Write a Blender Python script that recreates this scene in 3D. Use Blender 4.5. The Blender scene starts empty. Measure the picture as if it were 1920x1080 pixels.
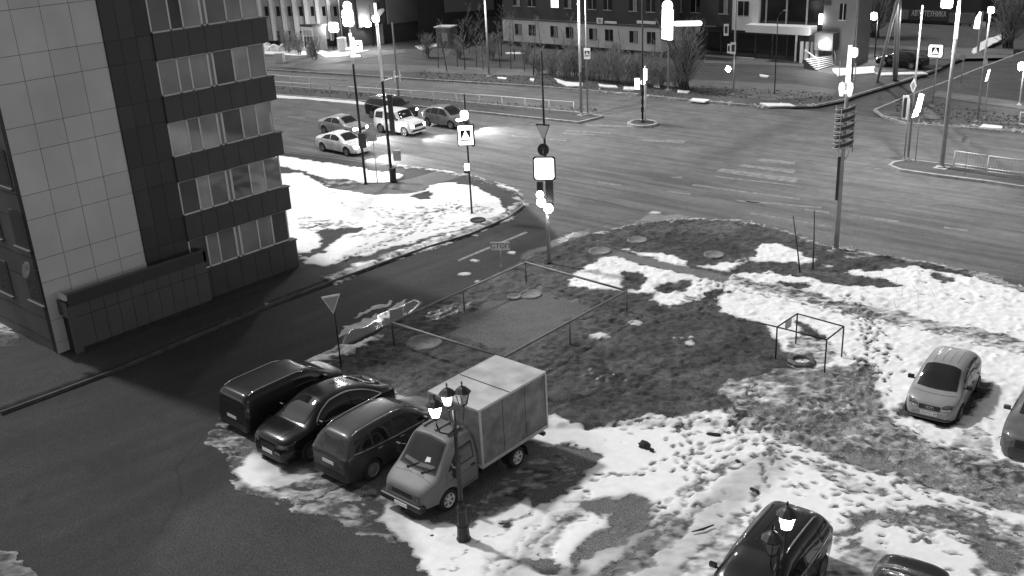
import bpy, bmesh, math, random
import numpy as np
from mathutils import Vector, Matrix

# ---------------------------------------------------------------- camera
S = bpy.context.scene
COL = S.collection
F_PX, PITCH, ROLL, YAW, CAM_H = 1914.46, 21.598, -3.0444, 42.094, 17.0
p_, r_, y_ = map(math.radians, (PITCH, ROLL, YAW))
cF = Vector((-math.sin(y_)*math.cos(p_), math.cos(y_)*math.cos(p_), -math.sin(p_)))
c0 = Vector((math.cos(y_), math.sin(y_), 0)); u0 = c0.cross(cF)
cR = math.cos(r_)*c0 + math.sin(r_)*u0
cU = -math.sin(r_)*c0 + math.cos(r_)*u0
CAM = Vector((0, 0, CAM_H))
cam_d = bpy.data.cameras.new('camera'); cam = bpy.data.objects.new('camera', cam_d); COL.objects.link(cam)
M = Matrix((cR, cU, -cF)).transposed().to_4x4(); M.translation = CAM
cam.matrix_world = M
cam_d.sensor_width = 36; cam_d.lens = 36*F_PX/1920; cam_d.clip_start = .3; cam_d.clip_end = 2000
S.camera = cam
# ---------------------------------------------------------------- sky, sun, exposure
SUN_EL, SUN_AZ = 51.0, 185.0      # azimuth from +X towards +Y, direction towards the light
W = bpy.data.worlds.new('World'); S.world = W; W.use_nodes = True
nt = W.node_tree; nt.nodes.clear()
wo = nt.nodes.new('ShaderNodeOutputWorld'); bg = nt.nodes.new('ShaderNodeBackground')
sk = nt.nodes.new('ShaderNodeTexSky'); sk.sky_type = 'NISHITA'; sk.sun_disc = False
sk.sun_elevation = math.radians(SUN_EL); sk.sun_rotation = math.radians(90-SUN_AZ)
bw = nt.nodes.new('ShaderNodeRGBToBW')
nt.links.new(sk.outputs[0], bw.inputs[0]); nt.links.new(bw.outputs[0], bg.inputs[0]); nt.links.new(bg.outputs[0], wo.inputs[0])
bg.inputs[1].default_value = .1
sd = bpy.data.lights.new('sun', 'SUN'); sd.energy = 2.0; sd.angle = math.radians(3.5)
so = bpy.data.objects.new('sun', sd); COL.objects.link(so)
e_, a_ = math.radians(SUN_EL), math.radians(SUN_AZ)
so.rotation_euler = Vector((math.cos(e_)*math.cos(a_), math.cos(e_)*math.sin(a_), math.sin(e_))).to_track_quat('Z', 'Y').to_euler()
S.view_settings.view_transform = 'Standard'; S.view_settings.look = 'None'
S.view_settings.exposure = 0.35; S.view_settings.gamma = 1
S.render.engine = 'CYCLES'; S.render.film_transparent = False

# ---------------------------------------------------------------- maths helpers (calibrated survey of the place)
def ray(x, y): return cF + cR*((x-960)/F_PX) - cU*((y-540)/F_PX)
def g(x, y, z=0.0):
    r = ray(x, y); t = (z-CAM_H)/r.z; return CAM + r*t
def onX(x, y, X):
    r = ray(x, y); return CAM + r*(X/r.x)
def onY(x, y, Y):
    r = ray(x, y); return CAM + r*(Y/r.y)
def hz(b, t):
    """height above the ground of something seen at t that stands at ground pixel b"""
    q = g(*b); r = ray(*t); a = Vector((q.x, q.y)); d = Vector((r.x, r.y))
    return CAM_H + r.z*(a.dot(d)/d.dot(d))
def onV(x, y, A, B):
    """point on the vertical plane through ground points A, B"""
    n = Vector((B.y-A.y, A.x-B.x, 0)); r = ray(x, y); return CAM + r*((A-CAM).dot(n)/r.dot(n))

# ---------------------------------------------------------------- materials
MATS = {}
def mat(name, v, rough=.6, metal=0., var=.12, scale=6., bump=0., bscale=40., spec=.5, coat=0.):
    if name in MATS: return MATS[name]
    m = bpy.data.materials.new(name); m.use_nodes = True; t = m.node_tree; N = t.nodes; L = t.links
    b = N['Principled BSDF']; b.inputs['Roughness'].default_value = rough; b.inputs['Metallic'].default_value = metal
    b.inputs['Specular IOR Level'].default_value = spec; b.inputs['Coat Weight'].default_value = coat; b.inputs['Coat Roughness'].default_value = .08
    tc = N.new('ShaderNodeTexCoord'); no = N.new('ShaderNodeTexNoise'); no.inputs['Scale'].default_value = scale; no.inputs['Detail'].default_value = 6
    mr = N.new('ShaderNodeMapRange'); mr.inputs[1].default_value = .3; mr.inputs[2].default_value = .7
    mr.inputs[3].default_value = v*(1-var); mr.inputs[4].default_value = v*(1+var)
    L.new(tc.outputs['Object'], no.inputs['Vector']); L.new(no.outputs[0], mr.inputs[0]); L.new(mr.outputs[0], b.inputs['Base Color'])
    if bump:
        n2 = N.new('ShaderNodeTexNoise'); n2.inputs['Scale'].default_value = bscale; n2.inputs['Detail'].default_value = 4
        bp = N.new('ShaderNodeBump'); bp.inputs['Strength'].default_value = bump; bp.inputs['Distance'].default_value = .02
        L.new(tc.outputs['Object'], n2.inputs['Vector']); L.new(n2.outputs[0], bp.inputs['Height']); L.new(bp.outputs[0], b.inputs['Normal'])
    MATS[name] = m; return m
def emit(name, v, s):
    if name in MATS: return MATS[name]
    m = bpy.data.materials.new(name); m.use_nodes = True; b = m.node_tree.nodes['Principled BSDF']
    b.inputs['Base Color'].default_value = (v, v, v, 1); b.inputs['Emission Color'].default_value = (1, 1, 1, 1)
    b.inputs['Emission Strength'].default_value = s; MATS[name] = m; return m
def glass(name, v=.02, rough=.06):
    return mat(name, v, rough, 0, .3, 1.5, spec=.6)

# ---------------------------------------------------------------- mesh helpers
class MB:
    def __init__(s): s.v = []; s.f = []; s.sm = []
    def add(s, vs, fs, smooth=False):
        o = len(s.v); s.v += [tuple(v) for v in vs]; s.f += [tuple(i+o for i in f) for f in fs]; s.sm += [smooth]*len(fs); return s
    def box(s, c, d, rz=0., m=None):
        hx, hy, h = d[0]/2, d[1]/2, d[2]/2; R = Matrix.Rotation(rz, 3, 'Z') if m is None else m; c = Vector(c)
        vs = [c+R@Vector((a*hx, b*hy, e*h)) for a in (-1, 1) for b in (-1, 1) for e in (-1, 1)]
        return s.add(vs, [(0, 1, 3, 2), (4, 6, 7, 5), (0, 4, 5, 1), (2, 3, 7, 6), (0, 2, 6, 4), (1, 5, 7, 3)])
    def bb(s, x0, x1, y0, y1, z0, z1): return s.box(((x0+x1)/2, (y0+y1)/2, (z0+z1)/2), (abs(x1-x0), abs(y1-y0), abs(z1-z0)))
    def tube(s, pts, r, n=8, cap=True, smooth=True):
        pts = [Vector(p) for p in pts]; rs = r if hasattr(r, '__len__') else [r]*len(pts); vs = []; fs = []
        for i, p in enumerate(pts):
            d = (pts[min(i+1, len(pts)-1)]-pts[max(i-1, 0)]).normalized()
            a = d.cross(Vector((0, 0, 1))) if abs(d.z) < .99 else Vector((1, 0, 0)); a.normalize(); b = d.cross(a)
            for k in range(n):
                t = 2*math.pi*k/n; vs.append(p+(a*math.cos(t)+b*math.sin(t))*rs[i])
        for i in range(len(pts)-1):
            for k in range(n): fs.append((i*n+k, i*n+(k+1) % n, (i+1)*n+(k+1) % n, (i+1)*n+k))
        s.add(vs, fs, smooth)
        if cap:
            o = len(s.v)-len(vs)
            s.f += [tuple(o+k for k in range(n)), tuple(o+(len(pts)-1)*n+k for k in range(n))[::-1]]; s.sm += [False, False]
        return s
    def bar(s, p0, p1, w, h=None):
        p0 = Vector(p0); p1 = Vector(p1); d = p1-p0; h = h or w
        q = d.to_track_quat('X', 'Z').to_matrix(); return s.box((p0+p1)/2, (d.length, w, h), m=q)
    def lathe(s, prof, c=(0, 0, 0), n=20, m=None, smooth=True):
        c = Vector(c); R = m or Matrix.Identity(3); vs = []; fs = []
        for r, z in prof:
            for k in range(n): vs.append(c+R@Vector((r*math.cos(2*math.pi*k/n), r*math.sin(2*math.pi*k/n), z)))
        for i in range(len(prof)-1):
            for k in range(n): fs.append((i*n+k, i*n+(k+1) % n, (i+1)*n+(k+1) % n, (i+1)*n+k))
        return s.add(vs, fs, smooth)
    def prism(s, poly, O, U, V, Nn, t):
        """poly in 2-D, frame O,U,V, extruded by t along Nn"""
        O = Vector(O); U = Vector(U); V = Vector(V); Nn = Vector(Nn); n = len(poly)
        a = [O+U*p[0]+V*p[1] for p in poly]; b = [q+Nn*t for q in a]
        return s.add(a+b, [tuple(range(n))[::-1], tuple(range(n, 2*n))]+[(i, (i+1) % n, n+(i+1) % n, n+i) for i in range(n)])
    def build(s, name, m, parent=None, bevel=0., origin=None):
        me = bpy.data.meshes.new(name)
        vs = s.v if origin is None else [tuple(Vector(v)-Vector(origin)) for v in s.v]
        me.from_pydata(vs, [], s.f); me.polygons.foreach_set('use_smooth', s.sm)
        ms = m if isinstance(m, (list, tuple)) else [m]
        for k in ms: me.materials.append(k)
        bm = bmesh.new(); bm.from_mesh(me); bmesh.ops.recalc_face_normals(bm, faces=bm.faces); bm.to_mesh(me); bm.free()
        me.update(); o = bpy.data.objects.new(name, me); COL.objects.link(o)
        if origin is not None: o.location = origin
        if parent is not None: o.parent = parent
        if bevel:
            b = o.modifiers.new('bevel', 'BEVEL'); b.width = bevel; b.segments = 2; b.limit_method = 'ANGLE'
        return o
def tag(o, label=None, cat=None, group=None, kind=None):
    if label: o['label'] = label
    if cat: o['category'] = cat
    if group: o['group'] = group
    if kind: o['kind'] = kind
    return o
def empty(name, loc, rz=0., label=None, cat=None, group=None):
    o = bpy.data.objects.new(name, None); COL.objects.link(o); o.location = loc; o.rotation_euler = (0, 0, rz); o.empty_display_size = .3
    return tag(o, label, cat, group)
def copy_tree(o, parent=None):
    c = o.copy(); COL.objects.link(c); c.parent = parent
    for ch in [x for x in bpy.data.objects if x.parent == o]: copy_tree(ch, c)
    return c
def text_mesh(name, txt, size, m, parent, loc, U, V, depth=.01, squeeze=1.):
    """flat raised lettering; U = writing direction, V = up"""
    cu = bpy.data.curves.new(name, 'FONT'); cu.body = txt; cu.size = size; cu.align_x = 'CENTER'; cu.align_y = 'CENTER'; cu.extrude = depth
    cu.resolution_u = 3
    ob = bpy.data.objects.new(name+'_c', cu); COL.objects.link(ob)
    me = bpy.data.meshes.new_from_object(ob.evaluated_get(bpy.context.evaluated_depsgraph_get())); bpy.data.objects.remove(ob); bpy.data.curves.remove(cu)
    me.name = name; me.materials.clear(); me.materials.append(m)
    U = Vector(U).normalized()*squeeze; V = Vector(V).normalized(); Nn = U.cross(V).normalized()
    o = bpy.data.objects.new(name, me); COL.objects.link(o); T = Matrix((U, V, Nn)).transposed().to_4x4()
    me.transform(T); o.location = loc
    if parent is not None: o.parent = parent
    return o

# ---------------------------------------------------------------- numpy noise and masks for the ground
rng = np.random.default_rng(7)
LAT = rng.random((256, 256)).astype(np.float32)
def vn(x, y):
    xi = np.floor(x).astype(int); yi = np.floor(y).astype(int); fx = x-xi; fy = y-yi
    fx = fx*fx*(3-2*fx); fy = fy*fy*(3-2*fy)
    a = LAT[xi % 256, yi % 256]; b = LAT[(xi+1) % 256, yi % 256]; c = LAT[xi % 256, (yi+1) % 256]; d = LAT[(xi+1) % 256, (yi+1) % 256]
    return (a*(1-fx)+b*fx)*(1-fy)+(c*(1-fx)+d*fx)*fy
def fbm(x, y, s, o=4, off=0.):
    r = 0; a = .5; t = 0
    for k in range(o): r = r+a*vn(x*s+off+k*17.3, y*s+off*1.7+k*9.1); t += a; a *= .5; s *= 2.03
    return r/t
def inpoly(X, Y, P):
    m = np.zeros(X.shape, bool); n = len(P)
    x0, y0 = P.min(0)-1; x1, y1 = P.max(0)+1
    idx = np.where((X > x0) & (X < x1) & (Y > y0) & (Y < y1)); xs = X[idx]; ys = Y[idx]; r = np.zeros(xs.shape, bool)
    for i in range(n):
        ax, ay = P[i]; bx, by = P[(i+1) % n]
        if ay == by: continue
        c = ((ay > ys) != (by > ys)) & (xs < (bx-ax)*(ys-ay)/(by-ay)+ax); r ^= c
    m[idx] = r; return m
def W2(pts, z=0.): return np.array([[*g(x, y, z)[:2]] for x, y in pts])
def blur(a, k=1):
    for _ in range(k):
        b = a.copy(); b[1:-1, :] = (a[:-2, :]+2*a[1:-1, :]+a[2:, :])/4; a = b.copy(); a[:, 1:-1] = (b[:, :-2]+2*b[:, 1:-1]+b[:, 2:])/4
    return a
def dist_line(X, Y, P):
    """distance to a polyline, evaluated only near it; also arclength"""
    D = np.full(X.shape, 9., np.float32); A = np.zeros(X.shape, np.float32); acc = 0.
    for i in range(len(P)-1):
        a = P[i]; b = P[i+1]; d = b-a; L = np.hypot(*d)+1e-9
        x0, y0 = np.minimum(a, b)-1.5; x1, y1 = np.maximum(a, b)+1.5
        idx = np.where((X > x0) & (X < x1) & (Y > y0) & (Y < y1))
        xs = X[idx]-a[0]; ys = Y[idx]-a[1]; t = np.clip((xs*d[0]+ys*d[1])/L**2, 0, 1)
        q = np.hypot(xs-t*d[0], ys-t*d[1]); o = D[idx]; bt = q < o
        D[idx] = np.where(bt, q, o); A[idx] = np.where(bt, acc+t*L, A[idx]); acc += L
    return D, A
# ================================================================ THE GROUND
def ground_mat(name, attr=True, alb=.06, streak=0.):
    m = bpy.data.materials.new(name); m.use_nodes = True; t = m.node_tree; N = t.nodes; L = t.links; b = N['Principled BSDF']
    tc = N.new('ShaderNodeTexCoord')
    def noise(s, d=5, vec=None, dist=0.):
        n = N.new('ShaderNodeTexNoise'); n.inputs['Scale'].default_value = s; n.inputs['Detail'].default_value = d; n.inputs['Distortion'].default_value = dist
        L.new(vec or tc.outputs['Object'], n.inputs['Vector']); return n.outputs[0]
    def math_(op, a, c, cl=False):
        n = N.new('ShaderNodeMath'); n.operation = op; n.use_clamp = cl
        for i, q in enumerate((a, c)):
            if hasattr(q, 'default_value'): L.new(q, n.inputs[i])
            else: n.inputs[i].default_value = q
        return n.outputs[0]
    def rng_(x, a, c, d, e):
        n = N.new('ShaderNodeMapRange'); L.new(x, n.inputs[0])
        for i, q in enumerate((a, c, d, e)): n.inputs[i+1].default_value = q
        return n.outputs[0]
    big = noise(.35, 6); fine = noise(14, 8); mid = noise(2.5, 6)
    mp = N.new('ShaderNodeMapping'); mp.inputs['Scale'].default_value = (.12, 1.7, 1); L.new(tc.outputs['Object'], mp.inputs['Vector'])
    st = noise(1.3, 6, mp.outputs[0])
    v = math_('MULTIPLY', rng_(big, .3, .7, .86, 1.14), rng_(fine, .3, .7, .84, 1.18)); v = math_('MULTIPLY', v, rng_(mid, .3, .7, .9, 1.1))
    if streak: v = math_('MULTIPLY', v, rng_(st, .34, .68, 1-streak, 1+streak*1.3))
    if attr:
        at = N.new('ShaderNodeAttribute'); at.attribute_name = 'gr'; sp = N.new('ShaderNodeSeparateColor'); L.new(at.outputs['Color'], sp.inputs[0])
        grain = rng_(noise(22, 10), .35, .68, .55, 1.5); base = math_('MULTIPLY', math_('MULTIPLY', sp.outputs[1], v), grain)
        sn = math_('ADD', sp.outputs[0], math_('MULTIPLY', math_('SUBTRACT', noise(12, 10), .5), .7))
        mask = rng_(sn, .42, .58, 0, 1)
        salb = math_('MULTIPLY', rng_(noise(4, 7), .3, .75, .80, .90), rng_(noise(40, 3), .3, .6, .93, 1.0))
        salb = math_('MULTIPLY', salb, at.outputs['Alpha'])
        mx = N.new('ShaderNodeMix'); mx.data_type = 'FLOAT'; L.new(mask, mx.inputs[0]); L.new(base, mx.inputs[2]); L.new(salb, mx.inputs[3]); col = mx.outputs[0]
        ro = math_('MAXIMUM', rng_(sp.outputs[2], 0, 1, .85, .03), math_('MULTIPLY', mask, .6)); L.new(ro, b.inputs['Roughness'])
    else: col = math_('MULTIPLY', math_('MULTIPLY', v, rng_(noise(.9, 8, None, .6), .35, .7, .88, 1.16)), alb); b.inputs['Roughness'].default_value = .8
    L.new(col, b.inputs['Base Color']); b.inputs['Specular IOR Level'].default_value = .35
    bp = N.new('ShaderNodeBump'); bp.inputs['Strength'].default_value = .25; bp.inputs['Distance'].default_value = .015; L.new(noise(30, 6), bp.inputs['Height']); L.new(bp.outputs[0], b.inputs['Normal'])
    if attr: L.new(rng_(sp.outputs[2], 0, .6, .3, 0), bp.inputs['Strength'])
    return m
M_near = ground_mat('yard_surface', True)
M_road = ground_mat('road_asphalt', False, .12, .2)
M_far = ground_mat('far_soil', False, .068, .2)
M_kerb = mat('kerb_concrete', .13, .85, var=.35, scale=3, bump=.4)
M_path = ground_mat('path_paving', False, .13, .1)
M_snow = mat('far_snow', .8, .7, var=.12, scale=2, bump=.3, bscale=12)
M_mark = mat('worn_road_paint', .185, .75, var=.4, scale=3)

def sheet(name, pts, z, m, px=True, thick=0., label=None, kind='structure', wob=0.):
    P = [g(x, y, z) for x, y in pts] if px else [Vector((x, y, z)) for x, y in pts]
    mb = MB(); n = len(P)
    if wob:
        Q = []; R = random.Random(len(P)*7+int(abs(P[0].x)*10))
        for i in range(n):
            a, b = P[i], P[(i+1) % n]; k = max(1, int((b-a).length/.8))
            for j in range(k):
                q = a.lerp(b, j/k); Q.append(q+Vector((R.uniform(-wob, wob), R.uniform(-wob, wob), 0)))
        P = Q; n = len(P)
    if thick:
        lo = [Vector((p.x, p.y, z-thick)) for p in P]
        mb.add(P+lo, [tuple(range(n))]+[(i, (i+1) % n, n+(i+1) % n, n+i) for i in range(n)])
    else: mb.add(P, [tuple(range(n))])
    o = mb.build(name, m)
    me = o.data; bm = bmesh.new(); bm.from_mesh(me); bmesh.ops.triangulate(bm, faces=[f for f in bm.faces if len(f.verts) > 4])
    up = [f for f in bm.faces if abs(f.normal.z) > .9]
    for f in up:
        if f.normal.z < 0: f.normal_flip()
    bm.to_mesh(me); bm.free()
    return tag(o, label, kind=kind)
def strip(name, pts, w, z0, z1, m, kind='structure', px=True, closed=False):
    """kerb: a band of width w following a polyline"""
    P = [g(x, y, z1) for x, y in pts] if px else [Vector((x, y, z1)) for x, y in pts]
    if closed: P.append(P[0])
    Q = [P[0]]
    for a, b in zip(P, P[1:]):
        k = max(1, int((b-a).length/1.2))
        for j in range(1, k+1): Q.append(a.lerp(b, j/k))
    vs = []; fs = []
    for i, p in enumerate(Q):
        if closed and i in (0, len(Q)-1): d = Q[1]-Q[-2]
        else: d = Q[min(i+1, len(Q)-1)]-Q[max(i-1, 0)]
        d.normalize(); nrm = Vector((-d.y, d.x, 0))*w/2
        vs += [p-nrm, p+nrm, Vector((p.x-nrm.x, p.y-nrm.y, z0)), Vector((p.x+nrm.x, p.y+nrm.y, z0))]
    for i in range(len(Q)-1):
        a = i*4; b = a+4; fs += [(a, b, b+1, a+1), (a, a+2, b+2, b), (a+1, b+1, b+3, a+3)]
    fs += [(0, 1, 3, 2), (len(vs)-4, len(vs)-2, len(vs)-1, len(vs)-3)]
    return tag(MB().add(vs, fs).build(name, m), kind=kind)

# far sheets
sheet('ground', [(-420, -60), (160, -60), (160, 520), (-420, 520)], -.12, M_far, px=False)
sheet('main_road', [(-300, 34), (90, 34), (90, 73.2), (-300, 68.5)], 0.0, M_road, px=False)

PAVE = [(0, 772), (111, 731), (222, 690), (350, 635), (500, 572), (620, 527), (720, 490), (800, 462), (880, 438), (950, 408), (980, 385), (968, 362), (930, 345), (870, 329), (800, 319), (735, 311), (640, 298), (520, 284)]
ISL = [(545, 697), (623, 657), (740, 603), (870, 546), (960, 502), (1020, 471), (1090, 447), (1190, 424), (1300, 414), (1400, 419), (1480, 441), (1560, 469), (1700, 491), (1820, 513), (1920, 546)]
# fine heightfield of the yard, its snow, soil and side street
ST = .062
xs = np.arange(-64, 2, ST); ys = np.arange(5, 63, ST)
GX, GY = np.meshgrid(xs, ys, indexing='ij'); GX = GX.astype(np.float64); GY = GY.astype(np.float64)
# keep only what the place in front of the camera could show (with a margin)
VIS = inpoly(GX, GY, np.array([[*g(*p)[:2]] for p in [(-260, 1250), (2160, 1250), (2160, 360), (1560, 395), (1300, 330), (1020, 300), (820, 260), (470, 250), (-260, 620)]]))
wx = GX+(fbm(GX, GY, 1.1, 5, 3.)-.5)*.8+(fbm(GX, GY, 3.5, 4, 8.)-.5)*.5
wy = GY+(fbm(GX, GY, 1.1, 5, 31.)-.5)*.8+(fbm(GX, GY, 3.5, 4, 18.)-.5)*.5
sx = GX+(fbm(GX, GY, 1.3, 3, 5.)-.5)*.12; sy = GY+(fbm(GX, GY, 1.3, 3, 55.)-.5)*.12
snow = np.zeros(GX.shape, np.float32); alb = np.full(GX.shape, .029, np.float32); zz = np.full(GX.shape, .006, np.float32); wet = np.zeros(GX.shape, np.float32); rough = np.full(GX.shape, .004, np.float32)
def put(a, pts, v, warp=True, px=True, soft=1):
    P = W2(pts) if px else np.array(pts, float)
    m = inpoly(wx, wy, P) if warp == True else inpoly(sx, sy, P)
    m = blur(m.astype(np.float32), soft); a[:] = a*(1-m)+v*m; return m
pv = PAVE+[(-900, 300), (-900, 1100)]
ISLP = ISL+[(2500, 660), (2500, 1000), (1920, 905), (1500, 832), (1400, 800), (1180, 800), (1010, 806), (900, 790), (740, 762), (610, 712)]
mroad = inpoly(GX, GY, np.array([[-64, 34.], [2, 34], [2, 64], [-64, 64]]))
put(alb, pv, .042, 0); put(zz, pv, .13, 0, soft=2)
put(alb, ISLP, .066, 0); mi = put(zz, ISLP, .13, 0, soft=2); put(rough, ISLP, .05, 0, soft=3)
# brighten the through road like its far sheet (drier, dustier asphalt)
MR = [(2400, 640), (1920, 546), (1820, 513), (1700, 491), (1560, 469), (1480, 441), (1400, 419), (1300, 414), (1190, 424), (1060, 455), (985, 385), (968, 362), (930, 345), (870, 329), (800, 319), (735, 311), (640, 298), (520, 284), (300, 240), (300, 100), (2400, 100)]
mm = put(alb, MR, .12, 0, soft=10)
stk = fbm(GX*.22, GY*2.4, 1., 5, 77.); alb *= 1+mm*(np.clip((stk-.5)*1.3, -.22, .3))
stk2 = fbm((GX-GY*.1)*2.0, GY*.25, 1., 4, 12.); msr = 1-np.clip(mi+mm, 0, 1); alb *= 1+msr*(stk2-.5)*.5
# paved slab path, sandy court inside the pipe fence, worn patches
for pts, v in [([(1132, 484), (1160, 477), (1372, 524), (1350, 534)], .15), ([(1095, 476), (1110, 468), (1160, 477), (1140, 487)], .1)]:
    put(alb, pts, v, 0); put(rough, pts, .004, 0)
put(alb, [(833, 633), (907, 573), (960, 560), (1007, 553), (1060, 562), (1100, 580), (1085, 605), (1020, 640), (950, 668), (907, 650)], .105); put(rough, [(833, 633), (907, 573), (1007, 553), (1100, 580), (1020, 640), (950, 668)], .015)
for pts, v in [([(1100, 470), (1200, 440), (1330, 445), (1390, 470), (1280, 480), (1170, 470)], .05), ([(1190, 620), (1300, 590), (1430, 630), (1450, 700), (1300, 700), (1180, 660)], .058),
               ([(700, 690), (840, 640), (900, 670), (840, 720)], .05), ([(1150, 425), (1400, 425), (1360, 440), (1180, 440)], .09), ([(660, 655), (760, 625), (700, 690), (600, 700)], .055)]:
    put(alb, pts, v)
# ruts through the wet soil
for pts in ([(1430, 690), (1480, 700), (1500, 740), (1440, 760), (1380, 745)], [(1100, 690), (1180, 700), (1160, 730), (1080, 715)], [(1480, 760), (1560, 775), (1540, 800), (1470, 790)], [(800, 590), (870, 570), (880, 590), (810, 610)]): put(wet, pts, .6); put(alb, pts, .04)
for pts, w in (([(1040, 760), (1150, 740), (1300, 760), (1400, 740)], .1), ([(1050, 610), (1120, 600), (1200, 620), (1290, 600)], .09), ([(1010, 690), (1100, 680), (1200, 720)], .1), ([(1120, 770), (1230, 700), (1330, 690), (1420, 660)], .09)):
    D, A = dist_line(wx, wy, W2(pts)); k = np.exp(-(D/w)**2); zz -= .05*k; alb *= 1-.35*k
for pts, w in [([(1165, 640), (1190, 675), (1250, 700), (1310, 735), (1370, 755)], .12), ([(1130, 640), (1080, 690), (1040, 720)], .1), ([(1000, 700), (1100, 650), (1200, 560), (1290, 545)], .14), ([(1310, 735), (1250, 720), (1150, 735)], .1)]:
    D, A = dist_line(wx, wy, W2(pts)); k = np.exp(-(D/w)**2); zz -= .05*k; alb *= 1-.3*k
# worn, salted and patched asphalt
put(alb, [(240, 1100), (330, 960), (480, 880), (640, 900), (760, 1000), (900, 1100), (900, 1200), (240, 1200)], .046, True, True, 14)
put(alb, [(165, 868), (190, 852), (235, 850), (225, 872), (180, 888)], .025); put(zz, [(165, 868), (190, 852), (235, 850), (225, 872), (180, 888)], -.02)
put(alb, [(30, 935), (60, 925), (62, 940), (40, 945)], .022)
for pts, w, k_ in (([(930, 345), (1030, 358), (1130, 378), (1230, 402), (1310, 418)], .06, .6), ([(560, 560), (760, 480), (900, 430)], .04, .4), ([(700, 520), (860, 470), (960, 430)], .25, -.3), ([(560, 600), (760, 520), (960, 440)], .25, -.25), ([(0, 900), (300, 790), (600, 640)], .3, -.18), ([(100, 1000), (350, 880), (560, 780)], .3, -.2), ([(1050, 440), (1180, 410), (1310, 418)], .05, .5), ([(300, 1000), (340, 930), (330, 880), (380, 820)], .03, .5)):
    D, A = dist_line(sx, sy, W2(pts)); alb *= 1-k_*np.exp(-(D/w)**2)
# ---- snow
def S_(pts, v=1., warp=True): put(snow, pts, v, warp)
S_([(1085, 515), (1140, 487), (1250, 510), (1355, 536), (1385, 545), (1345, 560), (1300, 575), (1245, 582), (1215, 568), (1245, 555), (1180, 553), (1085, 545), (1072, 533)])
for h in ([(1163, 512), (1195, 512), (1208, 525), (1203, 548), (1178, 552), (1168, 538)], [(1222, 547), (1255, 534), (1292, 532), (1285, 551), (1240, 558)], [(1296, 578), (1318, 556), (1355, 543), (1352, 556), (1312, 582)]): S_(h, 0)
S_([(1160, 474), (1210, 480), (1265, 484), (1290, 495), (1287, 504), (1230, 493)])
S_([(1300, 507), (1380, 496), (1402, 488), (1388, 501), (1370, 516), (1340, 513)])
S_([(1398, 493), (1423, 482), (1430, 466), (1460, 461), (1497, 478), (1528, 491), (1515, 499), (1470, 498), (1412, 498)])
S_([(1535, 500), (1560, 506), (1545, 512)], .8); S_([(1580, 482), (1606, 484), (1600, 492), (1580, 490)], .6)
DR = [(1340, 562), (1388, 547), (1352, 536), (1372, 522), (1450, 520), (1530, 530), (1590, 541), (1650, 545), (1690, 541), (1655, 527), (1600, 520), (1590, 513), (1640, 514), (1700, 503), (1790, 519), (1860, 536), (1930, 560), (2500, 700), (2500, 1100), (1920, 880), (1800, 858), (1690, 822), (1650, 770), (1640, 700), (1590, 708), (1515, 702), (1465, 662), (1440, 618), (1350, 592)]
S_(DR)
for h in ([(1735, 517), (1790, 525), (1800, 537), (1750, 530)], [(1445, 534), (1520, 541), (1535, 548), (1480, 545)], [(1500, 610), (1560, 640), (1530, 650), (1500, 640)]): S_(h, .1)
S_([(1480, 640), (1560, 652), (1570, 690), (1500, 702), (1475, 680)], .62)
# packed grey track
TR = [(1372, 526), (1400, 528), (1540, 560), (1680, 592), (1800, 620), (1930, 648), (2300, 730), (2300, 765), (1930, 672), (1780, 636), (1620, 600), (1500, 570), (1400, 545), (1365, 536)]
mt = put(snow, TR, .5); alb = np.where(mt > .3, .13, alb).astype(np.float32)
# trodden slush between the cage, the silver car and the lot
T1 = [(1475, 700), (1590, 700), (1640, 690), (1650, 770), (1690, 822), (1800, 858), (1920, 880), (2300, 960), (2300, 1110), (1920, 965), (1800, 925), (1700, 895), (1600, 862), (1500, 830), (1400, 795), (1362, 745), (1375, 718), (1420, 712)]
mt = put(snow, T1, .42); alb = np.where(mt > .3, .2, alb).astype(np.float32)
for h, v in (([(1385, 722), (1480, 722), (1478, 755), (1430, 775), (1370, 750)], .62), ([(1500, 785), (1560, 790), (1620, 812), (1540, 822)], .12), ([(1540, 850), (1640, 880), (1700, 893), (1640, 850)], .1), ([(1700, 825), (1790, 860), (1760, 900), (1690, 870)], .2), ([(1400, 755), (1500, 770), (1480, 800), (1420, 795)], .15), ([(1830, 800), (1880, 850), (1860, 880), (1760, 850)], .75)): S_(h, v)
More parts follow.
